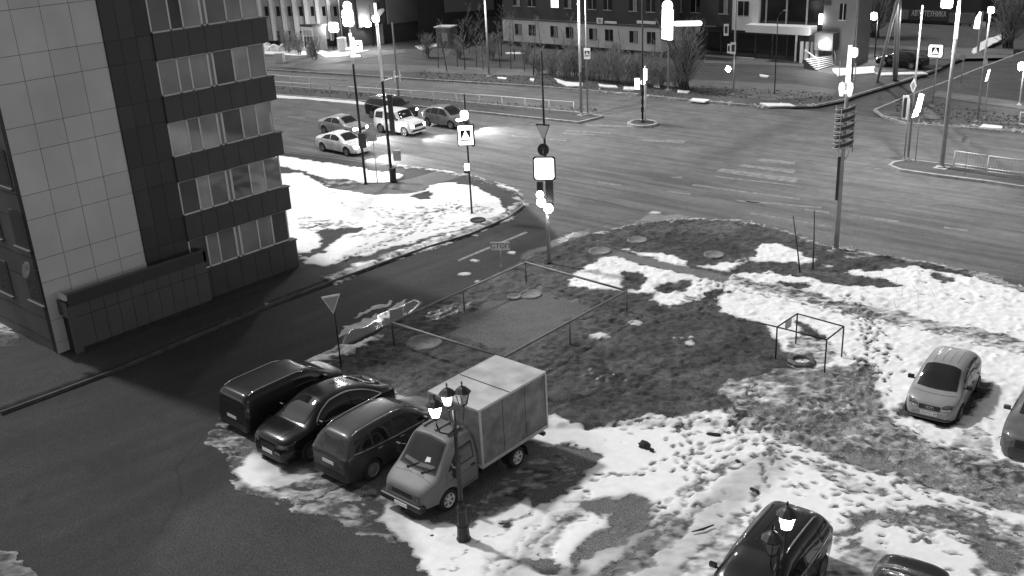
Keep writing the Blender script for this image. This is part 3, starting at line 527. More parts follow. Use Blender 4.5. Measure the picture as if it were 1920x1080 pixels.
class Body:
    def __init__(s, top, belt, width, rw, sill, arches, ar, nh=2.6, nc=5., cab=None):
        s.top, s.belt, s.width, s.rw, s.sill, s.arches, s.ar = top, belt, width, rw, sill, arches, ar
        s.nh, s.nc = nh, nc; s.x0, s.x1 = top[0][0], top[-1][0]
    def T(s, x): return interp(s.top, x)
    def Bz(s, x): return min(interp(s.belt, x), s.T(x)-.03)
    def Wd(s, x): return interp(s.width, x)
    def n(s, x):
        h = s.T(x)-s.Bz(x); k = min(1, max(0, (h-.12)/.3)); return s.nh+(s.nc-s.nh)*k
    def rwx(s, x):
        h = s.T(x)-s.Bz(x); k = min(1, max(0, h/.5)); return 1-(1-s.rw)*k
    def bottom(s, x):
        b = interp(s.sill, x) if isinstance(s.sill, list) else s.sill
        for xc in s.arches:
            if abs(x-xc) < s.ar: b = max(b, .34+math.sqrt(s.ar**2-(x-xc)**2))
        return b
    def low(s, x, z):
        b = .22; B = s.Bz(x); t = min(1, max(0, (z-b)/(B-b))); W_ = s.Wd(x)
        y = W_*(1-.07*(1-t)**2.2-.02*max(0, t-.72)/.28)
        for xc in s.arches:     # flared wheel arch lip
            d = math.hypot(x-xc, z-.34)
            if d < s.ar+.12: y += .022*max(0, 1-(d-s.ar)/.12)
        return y
    def up(s, x, u):
        return s.low(x, s.Bz(x))*(1-(1-s.rwx(x))*u)*max(0, 1-u**s.n(x))**(1/s.n(x))
    def side(s, x, z):
        B = s.Bz(x)
        if z <= B: return s.low(x, z)
        h = s.T(x)-B; u = (z-B)/h
        return s.up(x, u) if u < 1 else -1
    def topz(s, x, y):
        lo, hi = 0., 1.
        for _ in range(22):
            m_ = (lo+hi)/2
            if s.up(x, m_) > abs(y): lo = m_
            else: hi = m_
        return s.Bz(x)+(s.T(x)-s.Bz(x))*lo
    def endx(s, y, z, sgn):
        xe = s.x1 if sgn > 0 else s.x0; x = xe
        for k in range(120):
            if s.side(x, z) >= abs(y): break
            x -= sgn*.01
        return x
    def mesh(s, m, parent, name='body'):
        X = set(); x = s.x0
        N = 72
        for i in range(N+1): X.add(round(s.x0+(s.x1-s.x0)*i/N, 4))
        for e in (.012, .03, .06): X.add(round(s.x0+e, 4)); X.add(round(s.x1-e, 4))
        for xc in s.arches:
            for k in range(13): X.add(round(xc-s.ar*.999*math.cos(math.pi*k/12), 4))
            X.add(round(xc-s.ar-.004, 4)); X.add(round(xc+s.ar+.004, 4))
        X = sorted(X); vs = []; NU = 9; NL = 8; rows = []
        for x in X:
            b = min(s.bottom(x), s.Bz(x)-.02); B = s.Bz(x); T = s.T(x); half = []
            for j in range(NL): z = b+(B-b)*j/NL; half.append((x, s.low(x, z), z))
            n = s.n(x)
            for j in range(NU+1):
                th = j/NU*math.pi/2; u = math.sin(th)**(2/n); c = math.cos(th)**(2/n) if j < NU else 0
                half.append((x, s.low(x, B)*(1-(1-s.rwx(x))*u)*c, B+(T-B)*u))
            rows.append(half+[(p[0], -p[1], p[2]) for p in half[-2::-1]])
        n = len(rows[0]); vs = [p for r in rows for p in r]; fs = []
        for i in range(len(rows)-1):
            for k in range(n-1): fs.append((i*n+k, i*n+k+1, (i+1)*n+k+1, (i+1)*n+k))
        mb = MB().add(vs, fs, True)
        mb.add(rows[0], [tuple(range(n))]); mb.add(rows[-1], [tuple(range(n))])
        return mb.build(name, m, parent)
    def patch(s, kind, poly, m, parent, name, off=.007, sides=(1,), step=.07, thick=0.):
        """a pane, lamp or trim piece lying on the body: poly in (x,z), (x,y) or (y,z)"""
        bm = bmesh.new(); f = bm.faces.new([bm.verts.new((p[0], p[1], 0)) for p in poly]); 
        for ax in (0, 1):
            a = min(p[ax] for p in poly); b = max(p[ax] for p in poly); k = int((b-a)/step)
            for i in range(1, k+1):
                c = [0, 0, 0]; c[ax] = a+(b-a)*i/(k+1); nn = [0, 0, 0]; nn[ax] = 1
                bmesh.ops.bisect_plane(bm, geom=bm.verts[:]+bm.edges[:]+bm.faces[:], plane_co=c, plane_no=nn)
        out = []
        for sg in sides:
            b2 = bm.copy(); 
            for v in b2.verts:
                a, b = v.co.x, v.co.y
                if kind == 'side': v.co = (a, sg*(s.side(a, b)+off), b)
                elif kind == 'top':
                    v.co = (a, b*sg, s.topz(a, b)+off)
                elif kind == 'front': v.co = (s.endx(a, b, 1)+off, a*sg, b)
                elif kind == 'rear': v.co = (s.endx(a, b, -1)-off, a*sg, b)
            if thick:
                r = bmesh.ops.extrude_face_region(b2, geom=b2.faces[:])
                nv = [e for e in r['geom'] if isinstance(e, bmesh.types.BMVert)]
                d = {'side': (0, sg*thick, 0), 'top': (0, 0, thick), 'front': (thick, 0, 0), 'rear': (-thick, 0, 0)}[kind]
                bmesh.ops.translate(b2, verts=nv, vec=d)
            bmesh.ops.recalc_face_normals(b2, faces=b2.faces)
            me_ = bpy.data.meshes.new(name); b2.to_mesh(me_); b2.free(); me_.polygons.foreach_set('use_smooth', [not thick]*len(me_.polygons)); me_.materials.append(m)
            if not thick:
                dirv = {'side': Vector((0, sg, 0)), 'top': Vector((0, 0, 1)), 'front': Vector((1, 0, 0)), 'rear': Vector((-1, 0, 0))}[kind]
                if sum((p.normal.dot(dirv) for p in me_.polygons)) < 0: me_.flip_normals()
            o = bpy.data.objects.new(name, me_); COL.objects.link(o); o.parent = parent; out.append(o)
        bm.free(); return out
def strip_poly(line, w):
    """turn a 2-D line into a thin closed ribbon"""
    L_ = []; R_ = []
    for i, p in enumerate(line):
        a = line[max(i-1, 0)]; b = line[min(i+1, len(line)-1)]; dx, dy = b[0]-a[0], b[1]-a[1]; l = math.hypot(dx, dy)
        L_.append((p[0]-dy/l*w/2, p[1]+dx/l*w/2)); R_.append((p[0]+dy/l*w/2, p[1]-dx/l*w/2))
    return L_+R_[::-1]
def wheel(parent, x, y, r=.33, w=.21, rim=None, spokes=5, zc=None):
    sg = 1 if y > 0 else -1; R = Matrix.Rotation(-sg*math.pi/2, 3, 'X')
    zc = r if zc is None else zc
    mb = MB().lathe([(r*.6, -w/2), (r*.93, -w/2), (r, -w*.36), (r, w*.36), (r*.93, w/2), (r*.66, w/2), (r*.62, w*.3), (0.02, w*.1)], (0, 0, 0), 28, R)
    o = mb.build('wheel', M_tyre, parent); o.location = (x, y, zc)
    q = MB().lathe([(r*.66, w*.5+.004), (r*.61, w*.5+.006), (r*.585, w*.36), (r*.57, w*.22)], (0, 0, 0), 28, R)
    q.lathe([(0.0, w*.47), (r*.13, w*.47), (r*.16, w*.4)], (0, 0, 0), 12, R)
    for k in range(spokes):
        a = 2*math.pi*k/spokes+.3
        p0 = R@Vector((math.cos(a)*r*.1, math.sin(a)*r*.1, w*.42)); p1 = R@Vector((math.cos(a)*r*.6, math.sin(a)*r*.6, w*.38))
        d = (p1-p0).normalized(); nrm = R@Vector((0, 0, 1)); tt = nrm.cross(d); hw = r*.085
        vs = [p0-tt*hw, p0+tt*hw, p1+tt*hw*1.5, p1-tt*hw*1.5]; vs += [v-nrm*.03 for v in vs]
        q.add(vs, [(0, 1, 2, 3), (0, 4, 5, 1), (1, 5, 6, 2), (2, 6, 7, 3), (3, 7, 4, 0)])
    ro = q.build('rim', rim or M_rim, o); return o
def car(name, spec, loc, rz, label, cat='car', group=None, plate=''):
    t = empty(name, loc, rz, label, cat, group)
    B = Body(spec['top'], spec['belt'], spec['width'], spec['rw'], spec.get('sill', .24), spec['wheels'], spec.get('ar', .4), nh=spec.get('nh', 2.6), nc=spec.get('nc', 5.))
    pm = spec['paint']; B.mesh(pm, t); W0 = max(w for _, w in spec['width'])
    u = MB(); u.bb(B.x0+.12, B.x1-.12, -W0*.78, W0*.78, .2, .42); 
    for xc in spec['wheels']: u.bb(xc-.42, xc+.42, -W0*.7, W0*.7, .3, .72)
    u.build('underbody', M_black, t)
    r = spec.get('r', .34)
    for xc in spec['wheels']:
        for sg in (1, -1): wheel(t, xc, sg*(W0-.1), r, .22, spec.get('rim'), spec.get('spokes', 5))
    gl = spec.get('glass', M_glass)
    for p in spec.get('side_windows', []): B.patch('side', p, gl, t, 'side_window', sides=(1, -1))
    for p in spec.get('windscreen', []): B.patch('top', p, gl, t, 'windscreen', .022, (1,), .05)
    for p in spec.get('rear_top', []): B.patch('top', p, gl, t, 'rear_window')
    for p in spec.get('rear_glass', []): B.patch('rear', p, gl, t, 'rear_window')
    for p in spec.get('headlights', []): B.patch('front', p, spec.get('hm', M_lampg), t, 'headlight', .01, (1, -1), .05)
    for p in spec.get('tails', []): B.patch('rear', p, M_tail, t, 'tail_light', .012, (1, -1), .05)
    for p in spec.get('side_tails', []): B.patch('side', p, M_tail, t, 'tail_light', .012, (1, -1), .05)
    for p in spec.get('side_heads', []): B.patch('side', p, spec.get('hm', M_lampg), t, 'headlight', .012, (1, -1), .05)
    for p in spec.get('grille', []): B.patch('front', p, M_black, t, 'grille', .012)
    for p in spec.get('lower', []): B.patch('front', p, M_black, t, 'front_bumper', .012)
    for p in spec.get('rear_lower', []): B.patch('rear', p, spec.get('rlm', M_black), t, 'rear_bumper', .012)
    for ln, w in spec.get('chrome', []): B.patch('side', strip_poly(ln, w), M_chrome, t, 'window_trim', .012, (1, -1), .1)
    for ln, w in spec.get('seams', []): B.patch('side', strip_poly(ln, w), M_black, t, 'door_seam', .006, (1, -1), .1)
    for ln, w in spec.get('topseams', []): B.patch('top', strip_poly(ln, w), M_black, t, 'panel_seam', .006, (1,), .1)
    for x, z in spec.get('handles', []):
        for sg in (1, -1): MB().box((x, sg*(B.side(x, z)+.02), z), (.17, .025, .03)).build('door_handle', spec.get('handm', M_chrome), t, bevel=.008)
    for x, z in spec.get('mirrors', []):
        for sg in (1, -1):
            y = B.side(x, z); mo = MB().box((x, sg*(y+.13), z+.06), (.1, .2, .14)).bar((x, sg*(y-.03), z), (x, sg*(y+.08), z+.03), .05).build('mirror', spec.get('mirm', pm), t, bevel=.03)
    if 'rails' in spec:
        xa, xb, yy = spec['rails']
        for sg in (1, -1):
            pts = [(xa+(xb-xa)*k/8, sg*yy, B.topz(xa+(xb-xa)*k/8, yy)+(.05 if 0 < k < 8 else .0)) for k in range(9)]
            MB().tube(pts, .02, 6).build('roof_rail', M_chrome, t)
    for ln in spec.get('creases', []):
        for sg in (1, -1):
            MB().tube([(x, sg*y, B.topz(x, y)-.004) for x, y in ln], .014, 6).build('body_crease', pm, t)
    if 'plate_f' in spec:
        z = spec['plate_f']; x = B.endx(.2, z, 1); o = MB().box((x+.025, 0, z), (.012, .52, .115)).build('number_plate', M_plate, t)
        if plate: text_mesh('plate_text', plate, .1, M_ink, o, (x+.033, 0, z), (0, 1, 0), (0, 0, 1), .001)
    if 'plate_r' in spec:
        z = spec['plate_r']; x = B.endx(.2, z, -1); MB().box((x-.025, 0, z), (.012, .52, .115)).build('number_plate', M_plate, t)
    t['_b'] = 0; del t['_b']; return t, B
def curve_pts(pts, n=4):
    out = []; xs_ = pts
    for i in range(len(xs_)-1):
        p0 = xs_[max(i-1, 0)]; p1 = xs_[i]; p2 = xs_[i+1]; p3 = xs_[min(i+2, len(xs_)-1)]
        for k in range(n):
            t = k/n; out.append(tuple(.5*((2*p1[a])+(-p0[a]+p2[a])*t+(2*p0[a]-5*p1[a]+4*p2[a]-p3[a])*t*t+(-p0[a]+3*p1[a]-3*p2[a]+p3[a])*t**3) for a in (0, 1)))
    out.append(tuple(xs_[-1])); return out
def paint(name, v, rough=.3, var=.25, coat=.6): return mat(name, v, rough, 0., var=var, scale=3, coat=coat*.5, spec=.32)
FRONT = -math.pi/2   # car nose pointing to -Y

# --- black coupe-shaped SUV, nose towards the lot
bmw = dict(paint=paint('paint_black', .005, .22, .1), top=[(-2.45, .62), (-2.42, .9), (-2.3, 1.08), (-1.9, 1.24), (-1.3, 1.48), (-.6, 1.64), (0, 1.69), (.45, 1.66), (.75, 1.55), (1.3, 1.22), (1.5, 1.12), (1.9, 1.07), (2.25, .98), (2.4, .86), (2.45, .6)],
    belt=[(-2.45, .6), (-2.3, .95), (-1.5, 1.08), (0, 1.06), (1.2, 1.0), (1.9, .9), (2.3, .78), (2.45, .55)], width=[(-2.45, .72), (-2.35, .84), (-2.0, .95), (-1.4, 1.0), (0, .97), (1.4, .99), (2.0, .95), (2.32, .82), (2.45, .66)],
    rw=.72, wheels=(-1.5, 1.48), ar=.42, r=.37, rim=mat('dark_alloy_rim', .13, .4, .4, var=.2), spokes=10,
    side_windows=[[(-1.55, 1.14), (-1.15, 1.36), (-.6, 1.53), (-.45, 1.55), (-.45, 1.13)], [(-.37, 1.13), (-.37, 1.56), (.1, 1.57), (.5, 1.5), (.95, 1.26), (1.1, 1.12)]],
    windscreen=[[(1.36, -.62), (1.42, -.3), (1.44, 0), (1.42, .3), (1.36, .62), (.62, .54), (.56, 0), (.62, -.54)]], rear_top=[[(-1.2, -.5), (-1.2, .5), (-2.0, .62), (-2.0, -.62)]],
    headlights=[[(.42, .7), (.85, .72), (.86, .83), (.6, .84), (.45, .8)]], grille=[[(-.36, .55), (-.38, .75), (-.05, .78), (.05, .78), (.38, .75), (.36, .55)]], lower=[[(-.75, .28), (.75, .28), (.8, .46), (-.8, .46)]],
    tails=[[(.5, .82), (.8, .82), (.8, .92), (.5, .92)]], chrome=[(curve_pts([(1.1, 1.1), (.95, 1.28), (.5, 1.53), (.1, 1.6), (-.5, 1.58), (-1.15, 1.4), (-1.6, 1.14), (-1.5, 1.1), (-.5, 1.09), (.5, 1.09), (1.1, 1.1)]), .03)],
    seams=[([(-.41, .3), (-.41, 1.1)], .014), ([(.98, .35), (1.02, 1.08)], .014)], handles=[(-.55, .98), (.35, .97)], handm=M_black, mirrors=[(.98, 1.12)], plate_f=.5,
    creases=[curve_pts([(1.45, .62), (1.8, .55), (2.15, .48), (2.3, .4)], 3), curve_pts([(1.5, .86), (1.8, .82), (2.1, .76)], 3)])
# --- grey SUV with roof rails, tail towards the lot
suv = dict(paint=paint('paint_grey', .04, .38, .08), top=[(-2.35, .75), (-2.33, 1.0), (-2.25, 1.15), (-2.05, 1.45), (-1.9, 1.6), (-1.5, 1.67), (-.5, 1.71), (.3, 1.68), (.65, 1.56), (1.25, 1.16), (1.5, 1.08), (2.0, 1.0), (2.28, .88), (2.35, .62)],
    belt=[(-2.35, .7), (-2.28, 1.02), (-1.5, 1.1), (0, 1.02), (1.2, .98), (2.0, .86), (2.35, .55)], width=[(-2.35, .74), (-2.28, .84), (-2.0, .92), (-1.4, .94), (1.3, .94), (2.0, .9), (2.25, .78), (2.35, .62)], rw=.76, wheels=(-1.4, 1.36), ar=.41, r=.36, spokes=10,
    rim=mat('grey_alloy_rim', .22, .4, .4, var=.2), side_windows=[[(-1.95, 1.18), (-1.85, 1.46), (-1.3, 1.52), (-1.3, 1.15)], [(-1.2, 1.13), (-1.2, 1.53), (-.35, 1.56), (-.35, 1.09)], [(-.27, 1.09), (-.27, 1.56), (.3, 1.53), (.6, 1.4), (1.02, 1.08)]],
    windscreen=[[(1.2, -.62), (1.26, 0), (1.2, .62), (.5, .54), (.46, 0), (.5, -.54)]], rear_glass=[[(-.62, 1.14), (.62, 1.14), (.55, 1.5), (-.55, 1.5)]], tails=[[(.46, .98), (.82, 1.0), (.82, 1.09), (.46, 1.06)]], side_tails=[[(-2.25, .99), (-2.0, 1.03), (-2.02, 1.1), (-2.22, 1.09)]],
    rear_lower=[[(-.7, .3), (.7, .3), (.72, .5), (-.72, .5)]], headlights=[[(.5, .72), (.82, .74), (.82, .86), (.5, .84)]], grille=[[(-.45, .6), (.45, .6), (.45, .84), (-.45, .84)]], seams=[([(-.31, .3), (-.31, 1.07)], .016), ([(-1.25, .75), (-1.2, 1.12)], .014), ([(.95, .35), (.95, 1.05)], .014)],
    handles=[(-1.02, .97), (-.1, .95)], mirrors=[(.92, 1.08)], rails=(-1.8, .25, .58), plate_r=.78, chrome=[([(-2.0, 1.135), (-1.2, 1.09), (-.3, 1.05), (1.0, 1.04)], .02)])
# --- dark panel minivan, tail towards the lot
van = dict(paint=paint('paint_charcoal', .014, .35, .08), top=[(-2.2, .8), (-2.19, 1.15), (-2.12, 1.45), (-2.0, 1.62), (-1.6, 1.67), (0, 1.68), (.5, 1.64), (.85, 1.5), (1.4, 1.2), (1.6, 1.1), (2.0, .98), (2.17, .85), (2.2, .55)],
    belt=[(-2.2, .78), (-2.1, 1.05), (0, 1.03), (1.3, 1.0), (1.9, .86), (2.2, .5)], width=[(-2.2, .8), (-2.12, .88), (-1.8, .91), (1.4, .9), (1.95, .84), (2.2, .6)], rw=.84, nc=7, wheels=(-1.35, 1.35), ar=.38, r=.32, spokes=7,
    side_windows=[[(-.15, 1.08), (-.15, 1.5), (.5, 1.48), (.85, 1.34), (1.2, 1.08)]], windscreen=[[(1.38, -.62), (1.42, 0), (1.38, .62), (.78, .6), (.74, 0), (.78, -.6)]], rear_glass=[[(-.68, 1.1), (.68, 1.1), (.62, 1.48), (-.62, 1.48)]],
    side_tails=[[(-2.18, .85), (-2.06, .85), (-2.06, 1.2), (-2.18, 1.2)]], tails=[[(.76, .85), (.86, .85), (.84, 1.2), (.76, 1.2)]], rear_lower=[[(-.82, .3), (.82, .3), (.84, .55), (-.84, .55)]], rlm=mat('bumper_charcoal', .03, .5, var=.1), headlights=[[(.45, .7), (.75, .7), (.75, .88), (.45, .86)]],
    seams=[([(-.2, .3), (-.2, 1.55)], .016), ([(-1.2, .8), (-1.2, 1.58)], .014), ([(-1.9, .72), (-.3, .74)], .02), ([(-1.8, 1.5), (.4, 1.5)], .015)], mirrors=[(1.12, 1.1)], mirm=M_black, rails=(-1.9, .4, .68), plate_r=.7, handles=[(-.4, .95)], handm=M_black)
# --- silver compact with a rounded roof
a2 = dict(paint=paint('paint_silver', .27, .38, .05, .4), top=[(-1.9, .7), (-1.89, .95), (-1.82, 1.1), (-1.55, 1.33), (-1.0, 1.5), (-.2, 1.56), (.3, 1.52), (.6, 1.4), (1.05, 1.08), (1.2, 1.0), (1.55, .88), (1.8, .74), (1.9, .5)],
    belt=[(-1.9, .66), (-1.8, .95), (-1.0, 1.0), (0, .97), (.9, .9), (1.5, .76), (1.9, .45)], width=[(-1.9, .66), (-1.8, .76), (-1.3, .83), (0, .84), (1.1, .83), (1.55, .78), (1.8, .66), (1.9, .54)], rw=.74, wheels=(-1.25, 1.18), ar=.36, r=.31, rim=mat('grey_alloy_rim'+'', .22), spokes=6,
    side_windows=[[(-1.45, 1.05), (-1.3, 1.28), (-.9, 1.4), (-.9, 1.03)], [(-.84, 1.03), (-.84, 1.41), (-.1, 1.44), (-.1, 1.01)], [(-.03, 1.01), (-.03, 1.44), (.35, 1.38), (.6, 1.2), (.85, .98)]],
    windscreen=[[(1.12, -.62), (1.19, -.3), (1.21, 0), (1.19, .3), (1.12, .62), (.38, .55), (.33, .28), (.32, 0), (.33, -.28), (.38, -.55)]], rear_top=[[(-1.35, -.5), (-1.35, .5), (-1.72, .58), (-1.72, -.58)]],
    headlights=[[(.36, .6), (.66, .63), (.7, .76), (.5, .77), (.38, .72)]], grille=[[(-.33, .56), (-.34, .7), (.34, .7), (.33, .56)]], lower=[[(-.62, .26), (.62, .26), (.66, .33), (-.66, .33)]], tails=[[(.5, .8), (.7, .8), (.68, .95), (.52, .95)]],
    seams=[([(-.07, .3), (-.07, 1.0)], .012), ([(-.87, .62), (-.87, 1.02)], .012), ([(.8, .33), (.84, .95)], .012)], topseams=[ ([(1.28, -.7), (1.4, -.35), (1.42, 0), (1.4, .35), (1.28, .7)], .01)],
    handles=[(-.95, .86), (-.2, .85)], handm=M_black, mirrors=[(.72, .99)], mirm=M_black, plate_f=.45)
# --- generic shapes for the cars far away
sedan = dict(paint=paint('paint_light', .33, .35), top=[(-2.2, .7), (-2.18, .95), (-2.05, 1.02), (-1.6, 1.05), (-1.0, 1.32), (-.5, 1.42), (.1, 1.42), (.45, 1.32), (1.1, 1.0), (1.8, .88), (2.1, .76), (2.2, .5)],
    belt=[(-2.2, .66), (-2.0, .9), (-1, .96), (0, .93), (1, .88), (1.8, .76), (2.2, .45)], width=[(-2.2, .66), (-2.05, .78), (-1.3, .86), (1.2, .86), (1.9, .78), (2.2, .58)], rw=.74, wheels=(-1.3, 1.3), ar=.37, r=.32, spokes=6,
    side_windows=[[(-1.25, .99), (-.95, 1.22), (-.45, 1.33), (-.4, 1.33), (-.4, .98)], [(-.33, .98), (-.33, 1.33), (.1, 1.32), (.4, 1.22), (.85, .95)]], windscreen=[[(1.05, -.6), (1.12, 0), (1.05, .6), (.4, .5), (.36, 0), (.4, -.5)]], rear_top=[[(-.95, -.48), (-.95, .48), (-1.5, .55), (-1.5, -.55)]],
    headlights=[[(.4, .6), (.72, .6), (.72, .74), (.4, .74)]], hm=M_head, tails=[[(.5, .78), (.78, .78), (.78, .92), (.5, .92)]], mirrors=[(.82, .98)], plate_f=.45, grille=[[(-.35, .55), (.35, .55), (.35, .7), (-.35, .7)]], seams=[([(-.36, .3), (-.36, .95)], .02)])
boxy = dict(paint=paint('paint_white', .7, .4), top=[(-2.0, .8), (-1.98, 1.3), (-1.9, 1.68), (-1.6, 1.78), (0, 1.8), (.4, 1.74), (.8, 1.2), (.95, 1.12), (1.7, 1.05), (1.95, .92), (2.0, .6)],
    belt=[(-2.0, .78), (-1.9, 1.08), (.8, 1.04), (1.7, .9), (2.0, .55)], width=[(-2.0, .8), (-1.9, .87), (1.4, .87), (1.8, .82), (2.0, .7)], rw=.84, nc=6, wheels=(-1.25, 1.25), ar=.42, r=.37, spokes=6,
    side_windows=[[(-1.75, 1.16), (-1.7, 1.58), (-.95, 1.62), (-.95, 1.14)], [(-.75, 1.14), (-.75, 1.62), (.25, 1.6), (.6, 1.13)]], windscreen=[[(.78, -.66), (.8, 0), (.78, .66), (.45, .6), (.43, 0), (.45, -.6)]], rear_glass=[[(-.6, 1.15), (.6, 1.15), (.56, 1.55), (-.56, 1.55)]],
    headlights=[[(.52, .68), (.74, .68), (.74, .86), (.52, .86)]], hm=M_head, grille=[[(-.45, .66), (.45, .66), (.45, .86), (-.45, .86)]], lower=[[(-.75, .35), (.75, .35), (.75, .5), (-.75, .5)]], mirrors=[(.68, 1.15)], mirm=M_black, seams=[([(-.85, .4), (-.85, 1.1)], .02)], plate_f=.55)
def var_(s, **k): d = dict(s); d.update(k); return d

car('parked_car', bmw, (-25.22, 18.3, .02), FRONT, 'black coupe-shaped SUV parked nose out between dark van and grey SUV', plate='')
car('parked_car', suv, (-22.7, 18.65, .02), -FRONT, 'grey SUV with roof rails parked tail out beside the box truck')
tV, _ = car('parked_car', van, (-27.85, 18.55, .02), -FRONT, 'dark minivan parked tail out at the left end of the row', 'van'); tV.scale = (1, 1, .95)
tA, BA = car('parked_car', a2, (-9.75, 32.15, .03), FRONT+.1, 'silver hatchback parked alone on the snow facing the camera', plate='А047УО 89')
for y_ in (-.36, -.12, .12, .36): BA.patch('top', strip_poly([(-1.0, y_), (-.5, y_), (.15, y_)], .014), M_chrome, tA, 'roof_rib', .008)
for sg_ in (1, -1): BA.patch('front', [(sg_*.38, .6), (sg_*.64, .63), (sg_*.64, .655), (sg_*.38, .63)][::sg_], M_chrome, tA, 'lamp_lit_edge', .02)  # chrome strip stands in for the lit lower edge of the headlights
# four overlapping rings on its grille
mb = MB()
for k in range(4):
    y = (k-1.5)*.062; x = BA.endx(y, .63, 1)+.02
    mb.tube([(x, y+.04*math.cos(a), .63+.04*math.sin(a)) for a in [i*math.pi/6 for i in range(13)]], .006, 5, cap=False)
mb.build('grille_emblem', M_chrome, tA)
blk = var_(suv, paint=MATS['paint_black'], rails=(-1.7, .2, .56), creases=[curve_pts([(-1.7, .2), (-.8, .22), (.2, .2)], 3), curve_pts([(-1.7, -.2), (-.8, -.22), (.2, -.2)], 3)])
car('parked_car', blk, (-9.6, 19.5, .03), FRONT+.08, 'glossy black car under the nearer lantern at the bottom of the lot')
car('parked_car', var_(sedan, paint=MATS['paint_black'], hm=M_lampg), (-6.5, 19.75, .03), FRONT+.12, 'black car of which only the roof edge shows at the bottom right corner')
car('parked_car', var_(suv, paint=paint('paint_dusty_grey', .1, .5)), (-6.45, 31.75, .03), FRONT+.08, 'dull grey car cut off by the right edge next to the silver hatchback')
# --- cars waiting and driving at the crossing
def headbeams(t, x, y, z, e=60., el=-.08):
    for sg in (1, -1):
        l = bpy.data.lights.new('headlight_beam', 'SPOT'); l.energy = e; l.spot_size = math.radians(70); l.spot_blend = .8; l.shadow_soft_size = .06
        o = bpy.data.objects.new('headlight_beam', l); COL.objects.link(o); o.parent = t; o.location = (x+.12, sg*y, z); o.rotation_euler = Vector((-1, 0, .09)).to_track_quat('Z', 'Y').to_euler()
def rear_at(px, py, spec, az):
    q = g(px, py); xr = spec['wheels'][0]; W0 = max(w for _, w in spec['width'])
    d = Vector((math.cos(az), math.sin(az), 0)); n_ = Vector((math.sin(az), -math.cos(az), 0))
    return (q.x-d.x*xr-n_.x*(W0-.1), q.y-d.y*xr-n_.y*(W0-.1), .01)
GRP = 'cars driving at the crossing'
for nm, sp, px, py, az, lab, e in (('driving_car', var_(suv, paint=MATS['paint_black'], hm=M_head), 699, 221, 0., 'black SUV with lit headlights in the lane next to the median fence', 60),
        ('driving_car', boxy, 716, 249, .02, 'boxy white off-roader behind the dark pole at the crossing', 140), ('driving_car', var_(a2, paint=paint('paint_mid_grey', .16, .35), hm=M_head), 803, 236, .03, 'mid grey hatchback with glaring headlights ahead of the others', 300),
        ('driving_car', var_(sedan, paint=paint('paint_light', .33)), 610, 251, 0., 'light grey saloon waiting beyond the white saloon', 200), ('driving_car', var_(sedan, paint=MATS['paint_white']), 607, 284, .0, 'white saloon with headlights on in the lane nearest the snowy verge', 260)):
    sc = dict(sp); t, B_ = car(nm, sc, rear_at(px, py, sp, az), az, lab, 'car', GRP); headbeams(t, sp['top'][-1][0], .6, .7, e*7)
q = g(1690, 128); car('parked_car', var_(sedan, paint=MATS['paint_black'], hm=M_tailon), (q.x, q.y, .15), math.pi*.97, 'dark saloon parked across the far side street below the shop sign')

